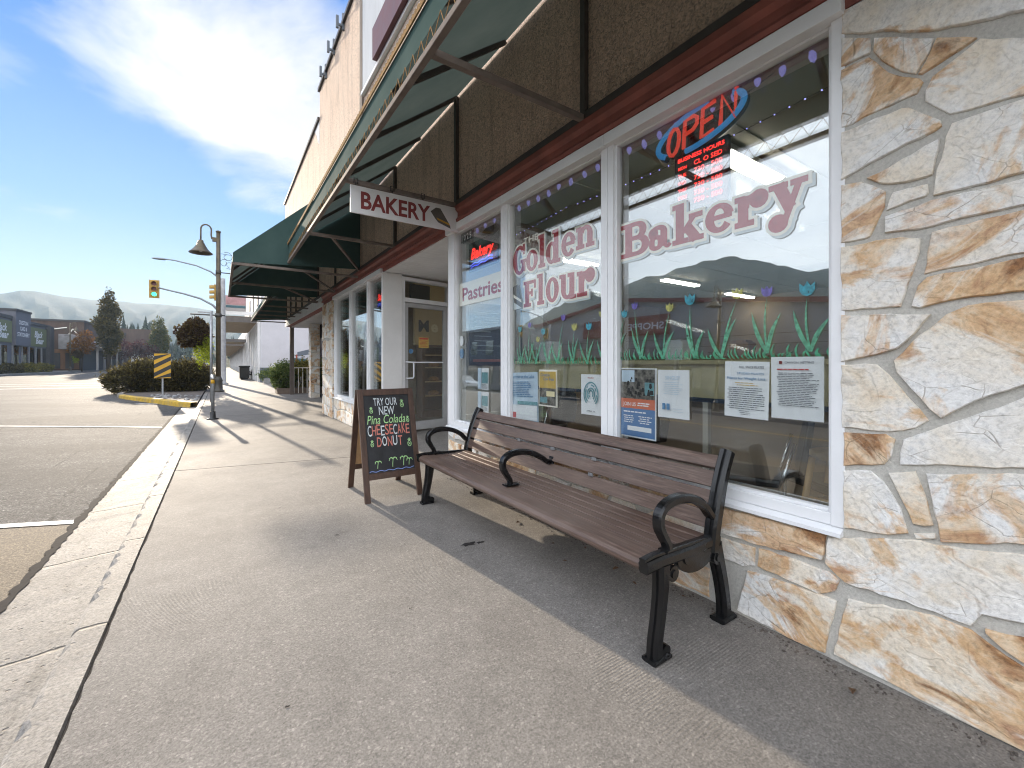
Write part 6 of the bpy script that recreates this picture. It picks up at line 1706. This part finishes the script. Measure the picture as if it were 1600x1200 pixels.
# ------------------------------------------------------------------ cars
def make_car(paint):
    o = thing('parked_car', 'car', 'car', (0, 0, 0))
    SIDE = Fr((0, 0, 0), (0, 1, 0), (0, 0, 1), (1, 0, 0))
    prof = [(-2.1, .35), (-2.15, .62), (-2.05, .88), (-1.3, .95), (1.0, .95), (1.9, .86), (2.15, .70), (2.15, .38), (1.8, .25), (-1.8, .25)]
    g = MB(); g.prism(prof, SIDE, -.86, .86); g.build('body', M[paint], o, bevel=.07, seg=3)
    g = MB(); cab = [(-1.75, .93), (-1.35, 1.40), (-1.0, 1.46), (.2, 1.46), (1.05, .95)]
    A = [(x, y, z) for (y, z) in cab for x in (0,)]
    vs = []
    for s_ in (-1, 1): vs.append([g.bm.verts.new((s_*(.80 if z < 1 else .62), y, z)) for y, z in cab])
    g.bm.faces.new(vs[0]); g.bm.faces.new(vs[1][::-1])
    for i in range(5): g.bm.faces.new((vs[0][i], vs[1][i], vs[1][(i+1) % 5], vs[0][(i+1) % 5]))
    g.build('window_glass', M['far_glass'], o, bevel=.03)
    g = MB(); g.box(-.62, .62, -1.1, .25, 1.455, 1.485); g.build('roof', M[paint], o, bevel=.01)
    for sx in (-1, 1):
        for y in (-1.3, 1.35):
            g = MB(); g.lathe([(.20, -.1), (.31, -.10), (.32, -.05), (.32, .10), (.2, .11)], n=18); bmesh.ops.transform(g.bm, matrix=Matrix.Translation((sx*.80, y, .32)) @ Matrix.Rotation(R(90)*sx, 4, 'Y'), verts=g.bm.verts[:]); wh = g.build('wheel', M['rubber'], o)
            g = MB(); g.lathe([(.02, .12), (.19, .115), (.20, .10)], n=14); bmesh.ops.transform(g.bm, matrix=Matrix.Translation((sx*.80, y, .32)) @ Matrix.Rotation(R(90)*sx, 4, 'Y'), verts=g.bm.verts[:]); g.build('rim', M['steel_grey'], wh)
        g = MB(); g.box(sx*.55, sx*.82, -2.17, -2.05, .66, .84); g.build('tail_light', M['tail_red'], o)
        g = MB(); g.box(sx*.50, sx*.80, 2.08, 2.17, .60, .74); g.build('headlight', M['aluminium'], o)
    g = MB(); g.box(-.25, .25, -2.18, -2.14, .48, .60); g.build('number_plate', M['white_paint'], o)
    return o
car = make_car('car_dark'); car.location = (-1.7, 58, -.06); car['label'] = 'dark car parked at the near kerb beyond the hanging basket'; car['group'] = 'cars parked up the street'
car2 = make_car('car_white'); car2.location = (-3.2, 76, -.03); car2['label'] = 'white car farther up the street beyond the junipers'; car2['group'] = 'cars parked up the street'

# ------------------------------------------------------------------ across the street, ahead
XL = -22.0
o = thing('grey_green_building', 'grey storefront building with green sign panels and white lettering', 'building', (XL, 85, 0))
g = MB(); g.box(-40, XL, 62, 95.6, .1, 6.9); g.build('wall', M['l_grey'], o)
g = MB(); g.box(-30, XL+.4, 80.7, 85.9, 3.6, 8.0); g.build('raised_parapet', M['l_grey'], o)
g = MB(); g.box(-30, XL+.5, 80.6, 86.0, 8.0, 8.25); g.box(-40, XL+.15, 62, 80.6, 6.9, 7.3); g.box(-40, XL+.15, 86, 95.7, 6.7, 7.1); g.build('cornice', M['l_dark'], o)
LF = Fr((XL+.16, 0, 0), (0, 1, 0), (0, 0, 1), (1, 0, 0))     # right when facing the building = +y
for y0, y1, z0, z1 in ((66, 80.4, 3.9, 6.6), (86.2, 93.4, 3.7, 6.35)):
    g = MB(); g.box(XL, XL+.15, y0, y1, z0, z1); g.build('sign_panel', M['l_green'], o)
for yc, zc, wd in ((77.2, 4.75, 5.0), (89.8, 4.45, 5.4)):
    g = MB(); g.text('Black', Fr(LF(yc, zc+.55), LF.u, LF.v, LF.n), 1.25, shear=.25, bold=.03, width=wd*.62, c=.005); g.text('Bear', Fr(LF(yc+.5, zc-.35), LF.u, LF.v, LF.n), 1.25, shear=.25, bold=.03, width=wd*.62, c=.006); g.build('script_lettering', M['sign_white'], o, fixn=False)
for i, (t_, wd) in enumerate((('CRESTON', 3.2), ('CARD &', 2.4), ('STATIONERY', 4.2))):
    g = MB(); g.text(t_, Fr((XL+.405, 83.3, 6.35 - i*.78), (0, 1, 0), (0, 0, 1), (1, 0, 0)), .72, bold=.02, width=wd); g.build('lettering', M['sign_white'], o, fixn=False)
for k, y in enumerate((64, 67.3, 70.6, 73.9, 77.2, 80.9, 84.0, 86.6, 89.2, 91.6)):
    g = MB(); g.box(XL+.0, XL+.04, y+.25, y+2.1, .7, 3.5); g.build('shop_window', M['far_glass'], o)
    g = MB(); g.box(XL, XL+.12, y-.12, y+.12, .1, 3.6); g.build('column', M['stone_grey'], o)
g = MB(); g.box(XL, XL+.5, 93.6, 95.5, .1, 6.9); g.build('end_pier', M['l_dark'], o)
o = thing('brown_building', 'dark brown wooden building with a grey porch roof behind the big tree', 'building', (-20, 100, 0))
g = MB(); g.box(-48, -19, 100, 138, .1, 8.2); g.build('wall', M['l_brown'], o)
g = MB(); g.box(-48.1, -18.9, 99.9, 138.1, 8.2, 8.5); g.build('cornice', M['l_dark'], o)
g = MB(); g.box(-26.5, -19.6, 99.86, 99.99, .3, 3.6); g.build('wood_front', M['l_wood'], o)
for x in (-26, -24.4, -22.8, -21.2):
    g = MB(); g.box(x, x+1.0, 99.8, 99.859, .4, 3.0); g.build('door', M['l_dark'], o)
g = MB(); g.box(-25.2, -23.6, 99.75, 99.859, 5.0, 6.4); g.build('blue_board', M['ink_navy'], o)
g = MB(); g.prism([(-21.5, 6.0), (-20.0, 6.0), (-16.6, 3.9), (-16.6, 3.6), (-21.5, 3.6)], Fr((0, 0, 0), (1, 0, 0), (0, 0, 1), (0, 1, 0)), 97.5, 130); g.build('porch_roof', M['mansard_grey'], o)
for y in (97.8, 103, 108.5, 114, 120, 126):
    g = MB(); g.box(-17.1, -16.85, y-.12, y+.12, .1, 3.6); g.build('porch_post', M['siding_grey'], o)
g = MB(); g.box(-19.0, -18.9, 97.6, 130, .1, 3.6); g.build('shop_front', M['l_dark'], o)
g = MB(); g.bar((-21.5, 99.7, 4.6), (-20.3, 99.7, 7.0), .12); g.bar((-20.3, 99.7, 7.0), (-19.0, 99.7, 4.9), .12); g.bar((-23, 99.7, 6.8), (-21, 99.7, 7.2), .14); g.bar((-26.5, 99.7, 4.0), (-26.5, 99.7, 6.6), .16); g.build('timber_trim', M['letter_cream'], o)
o = thing('far_brown_building', 'far brown roofed building with a lit white shopfront between the trees', 'building', (-17, 142, 0))
g = MB(); g.box(-34, -13.2, 142, 165, .1, 6.0); g.build('wall', M['l_brown'], o)
g = MB(); g.prism([(-34.5, 5.6), (-12.7, 5.6), (-12.9, 9.8), (-34.5, 10.1)], Fr((0, 141.5, 0), (1, 0, 0), (0, 0, 1), (0, -1, 0)), -24, 0); g.build('roof', M['l_brown'], o)
g = MB(); g.box(-18.5, -16.2, 141.8, 141.99, 1.2, 4.0); g.box(-15.8, -13.4, 141.8, 141.99, 1.2, 4.0); g.build('shop_window', M['white_paint'], o)
g = MB(); g.box(-22, -12.8, 139.8, 141.9, .1, 1.0); g.build('low_wall', M['slate_base'], o)
o = thing('wall_lamp', 'lit warm lamp on the far brown roofed building', 'lamp', (-15.8, 141.3, 4.6))
g = MB(); g.box(-15.9, -15.7, 141.2, 141.49, 4.7, 4.85); g.build('bracket', M['l_dark'], o)
g = MB(); bmesh.ops.create_icosphere(g.bm, subdivisions=2, radius=.26, matrix=Matrix.Translation((-15.8, 141.15, 4.5))); g.build('bulb', M['warm_lamp'], o)

def tree(label, x, y, h, crown, n, mat, seed, leaf=.3, trunk=.16, group='street trees across the street', cat='tree', gap=9, z0=.05, name='street_tree', limbs=9):
    o = thing(name, label, cat, (x, y, z0), 0, group); rr_ = random.Random(seed)
    zb = min(b[2]-b[5] for b in crown)
    g = MB(); g.tube([(x, y, z0-.1), (x+.03, y, z0+h*.25), (x-.04, y+.03, z0+h*.55), (x, y, z0+h*.9)], [trunk*1.25, trunk, trunk*.6, trunk*.1], 8)
    for k in range(limbs):
        b = rr_.choice(crown); e = Vector((x + b[0] + rr_.uniform(-.7, .7)*b[3], y + b[1] + rr_.uniform(-.7, .7)*b[4], z0 + b[2] + rr_.uniform(-.2, .7)*b[5])); s = Vector((x, y, z0 + max(h*.18, zb*.8) + rr_.random()*h*.3))
        if e.z < s.z: s.z = e.z*.7
        g.tube([s, s.lerp(e, .5) + Vector((0, 0, .1)), e], [trunk*.4, trunk*.25, trunk*.08], 5)
    g.build('trunk', M['tree_bark'], o)
    g = MB(); leaves(g, [(x+b[0], y+b[1], z0+b[2], b[3], b[4], b[5]) for b in crown], n, leaf, rr_, .6, .3, .2, gap); g.build('crown', M[mat], o, fixn=False)
    return o
def columnar(h, w_, seed):
    rr_ = random.Random(seed); out = []
    for k in range(26):
        t_ = (k+.5)/26; r_ = w_*(math.sin(min(1, t_*1.5+.12)*math.pi*.62))*(1 - t_**2.0*.82)
        a = rr_.random()*6.28; q = rr_.random()*.62*r_
        out.append((math.cos(a)*q, math.sin(a)*q, h*(.20 + .78*t_), max(.35, r_*.55), max(.35, r_*.55), max(.6, h*.085)))
    for k in range(6): a = rr_.random()*6.28; out.append((math.cos(a)*w_*.42, math.sin(a)*w_*.42, h*(.60 + .06*k), .32, .32, h*.07))
    return out
tree('tall full columnar tree before the grey porch, darkest and largest of the street trees', -15.6, 72*1.355, 13.4, columnar(13.4, 2.9, 4), 13000, 'tree_olive', 4, .34, .28)
tree('slimmer green and gold columnar tree farther up the street by the lit shopfront', -12.0, 131, 12.0, columnar(12, 2.9, 8), 8000, 'tree_green', 8, .4, .24)
tree('sparse orange leaved young tree by the distant lamp post', -18.4, 95.5, 7.4, [(0, 0, 4.0, 1.5, 1.5, 1.3), (.3, 0, 5.4, 1.1, 1.1, 1.2), (-.4, 0, 3.4, 1.2, 1.2, .9)], 1500, 'tree_orange', 15, .3, .1, gap=None)
for i, (x, y, h) in enumerate(((-16.9, 116, 6.5), (-15.2, 124, 7.0), (-13.6, 128, 6.0))):
    tree(('plum coloured small tree just right of the big columnar tree', 'plum coloured small tree before the low wall', 'plum coloured small tree nearest the lit shopfront')[i], x, y, h, [(0, 0, h*.55, 1.8, 1.8, h*.25), (.6, 0, h*.72, 1.2, 1.2, h*.2), (-.7, 0, h*.6, 1.2, 1.2, h*.2)], 1600, 'tree_plum', 20+i, .34, .12)
for i, (x, y, sx) in enumerate(((-20.3, 68, 2.2), (-20.3, 74, 2.4), (-20.2, 79.5, 2.2), (-20.0, 84, 1.8))):
    bush(('dark low shrub in the far left bed, leftmost', 'dark low shrub in the far left bed, second', 'yellow green low shrub below the grey sign pier', 'yellow green low shrub at the right end of the far left bed')[i], x, y, [(0, 0, .55, .9, sx, .6), (0, sx*.5, .5, .8, sx*.6, .5)], 1600, 40+i, ('juniper', 'juniper', 'hedge_gold', 'hedge_gold')[i], 'shrub', .22, .5, 'shrubs in the far left bed', .1)

# evergreens on the rise behind the town
g = MB(); rr = random.Random(55)
def conifer(g, x, y, z, h, r_):
    g.tube([(x, y, z-1), (x, y, z+h*.9)], [r_*.12, .03], 4)
    n = 8
    for k in range(n):
        t_ = k/n; zz_ = z + h*(.12 + .88*t_); rad = r_*(1-t_)*rr.uniform(.75, 1.15); m = 7
        for j in range(m):
            a = 6.283*j/m + rr.random()*.8; d = rad*rr.uniform(.7, 1.15)
            g.face([(x, y, zz_ + h*.10), (x + d*math.cos(a-.45), y + d*math.sin(a-.45), zz_ - h*.05), (x + d*1.15*math.cos(a), y + d*1.15*math.sin(a), zz_ - h*.075), (x + d*math.cos(a+.45), y + d*math.sin(a+.45), zz_ - h*.05)])
def clump(px0, px1, Y0, Y1, ztop, n, h0, h1):
    for k in range(n):
        px = rr.uniform(px0, px1); Y = rr.uniform(Y0, Y1); t_ = (px-800)/670
        d = Y/(.8274 - t_*.5617); x = d*(.5617 + t_*.8274); h = rr.uniform(h0, h1)
        conifer(g, x, Y, max(-1, ztop*rr.uniform(.75, 1.0) - h), h, h*.22)
clump(-60, 48, 230, 300, 25, 70, 9, 14); clump(75, 165, 240, 300, 20.5, 40, 8, 13); clump(190, 240, 230, 280, 21.5, 40, 9, 14); clump(255, 330, 240, 330, 14, 46, 8, 13); clump(330, 420, 240, 330, 15, 30, 9, 16)
tag(g.build('distant_wood', M['conifer'], fixn=False), 'hazy evergreen wood on the rise behind the town', None, None, 'stuff')
# rise carrying the wood
g = MB(); n = 40; V = {}
for i in range(n+1):
    x = -260 + 420*i/n
    for j, (y, z) in enumerate(((195, -.3), (230, 2), (275, 8), (330, 9), (420, -.3))): V[i, j] = g.bm.verts.new((x, y, z + (math.sin(x*.05)*1.5 + math.sin(x*.13+1)*.8 if 0 < j < 4 else 0)))
for i in range(n):
    for j in range(4): g.bm.faces.new((V[i, j], V[i+1, j], V[i+1, j+1], V[i, j+1])).smooth = True
struct('terrain', g, M['hill'])

# ------------------------------------------------------------------ straight across the street (mirrored in the shop windows)
o = thing('shop_building', 'grey sided shop with red trim and sign across the street, mirrored in the windows', 'building', (-22.6, 14, 0))
WF = Fr((-22.6, 0, 0), (0, 1, 0), (0, 0, 1), (1, 0, 0))
top = [(-14, 6.0), (9, 6.4), (25, 8.3), (35, 6.9), (36, 6.9)]
g = MB(); g.prism([(-14, 3.6)] + [(36, 3.6)] + top[::-1], WF, -14, 0); g.build('wall', M['siding_grey'], o)
g = MB()
for z in (4.3, 4.9): g.box(-22.6, -22.56, -14, 36, z, z+.03)
g.box(-22.6, -22.2, -14, 36, 3.45, 3.6); g.build('siding_joint', M['l_dark'], o)
g = MB()
for (a, b), (c_, d_) in zip(top, top[1:]): g.prism([(a, b), (c_, d_), (c_, d_+.28), (a, b+.28)], WF, -.3, .25)
g.build('roof_trim', M['trim_red'], o)
g = MB(); g.box(-36, -22.9, -14, 36, .1, 3.6); g.build('shop_front', M['l_dark'], o)
for k in range(12):
    y = -13 + k*4; g = MB(); g.box(-22.9, -22.84, y+.3, y+3.5, .6, 3.1); g.build('shop_window', M['far_glass'], o)
    g = MB(); g.box(-22.9, -22.62, y-.12, y+.12, .1, 3.45); g.build('column', M['siding_grey'], o)
g = MB(); g.box(-22.56, -22.4, 19.5, 28.4, 5.3, 6.8); sp = g.build('sign_panel', M['trim_red'], o)
g = MB(); g.text('SHOPPE', Fr((-22.395, 21.6, 5.75), (0, 1, 0), (0, 0, 1), (1, 0, 0)), .72, bold=.02, width=3.4); g.build('lettering', M['sign_white'], sp, fixn=False)
for i, (x, y) in enumerate(((-21.4, 9.0), (-21.4, 24))):
    tree(('dark small tree across the street, mirrored at right in the large window', 'dark small tree across the street, mirrored beside the red sign')[i], x, y, 3.4, [(0, 0, 2.2, 1.1, 1.1, .9), (.3, .4, 1.7, .9, .9, .6)], 1400, 'tree_olive', 60+i, .2, .08, group='small trees across the street', z0=.1)
c = copy_tree(car); c.location = (-17.3, 20.5, -.0); c['label'] = 'dark car parked across the street, seen only in the windows'; c.rotation_euler = (0, 0, R(180))
c = copy_tree(car2); c.location = (-17.3, 41, -.0); c['label'] = 'white car parked across the street, seen only in the windows'; c.rotation_euler = (0, 0, R(180))
o = thing('corner_building', 'darker two storey building beyond the shop across the street, mirrored in the middle window', 'building', (-24, 46, 0))
g = MB(); g.box(-40, -24, 41, 58, 0, 7.5); g.build('wall', M['l_grey'], o)
for k in range(4):
    g = MB(); g.box(-24, -23.95, 42 + k*4, 44.6 + k*4, .6, 3.0); g.build('window', M['far_glass'], o)
    g = MB(); g.box(-24, -23.95, 42.4 + k*4, 44 + k*4, 4.4, 6.2); g.build('window', M['far_glass'], o)
g = MB(); g.box(-24.1, -23.7, 41, 58, 7.5, 7.8); g.build('cornice', M['siding_grey'], o)

# ------------------------------------------------------------------ the air
if HAZE:
    g = MB(); g.box(-2190, 2190, -790, 2590, -5.3, 205)
    t = NT('haze_air'); pv = t.n('ShaderNodeVolumePrincipled')
    pv.inputs['Color'].default_value = (.66, .85, 1.0, 1); pv.inputs['Density'].default_value = HAZE; pv.inputs['Anisotropy'].default_value = HAZE_G
    t.l(pv.outputs[0], t.out.inputs['Volume']); t.m.node_tree.nodes.remove(t.out.inputs['Surface'].links[0].from_node) if t.out.inputs['Surface'].links else None
    h = g.build('haze', t.m); tag(h, 'thin bluish haze filling the valley air', None, None, 'stuff'); h.display_type = 'WIRE'
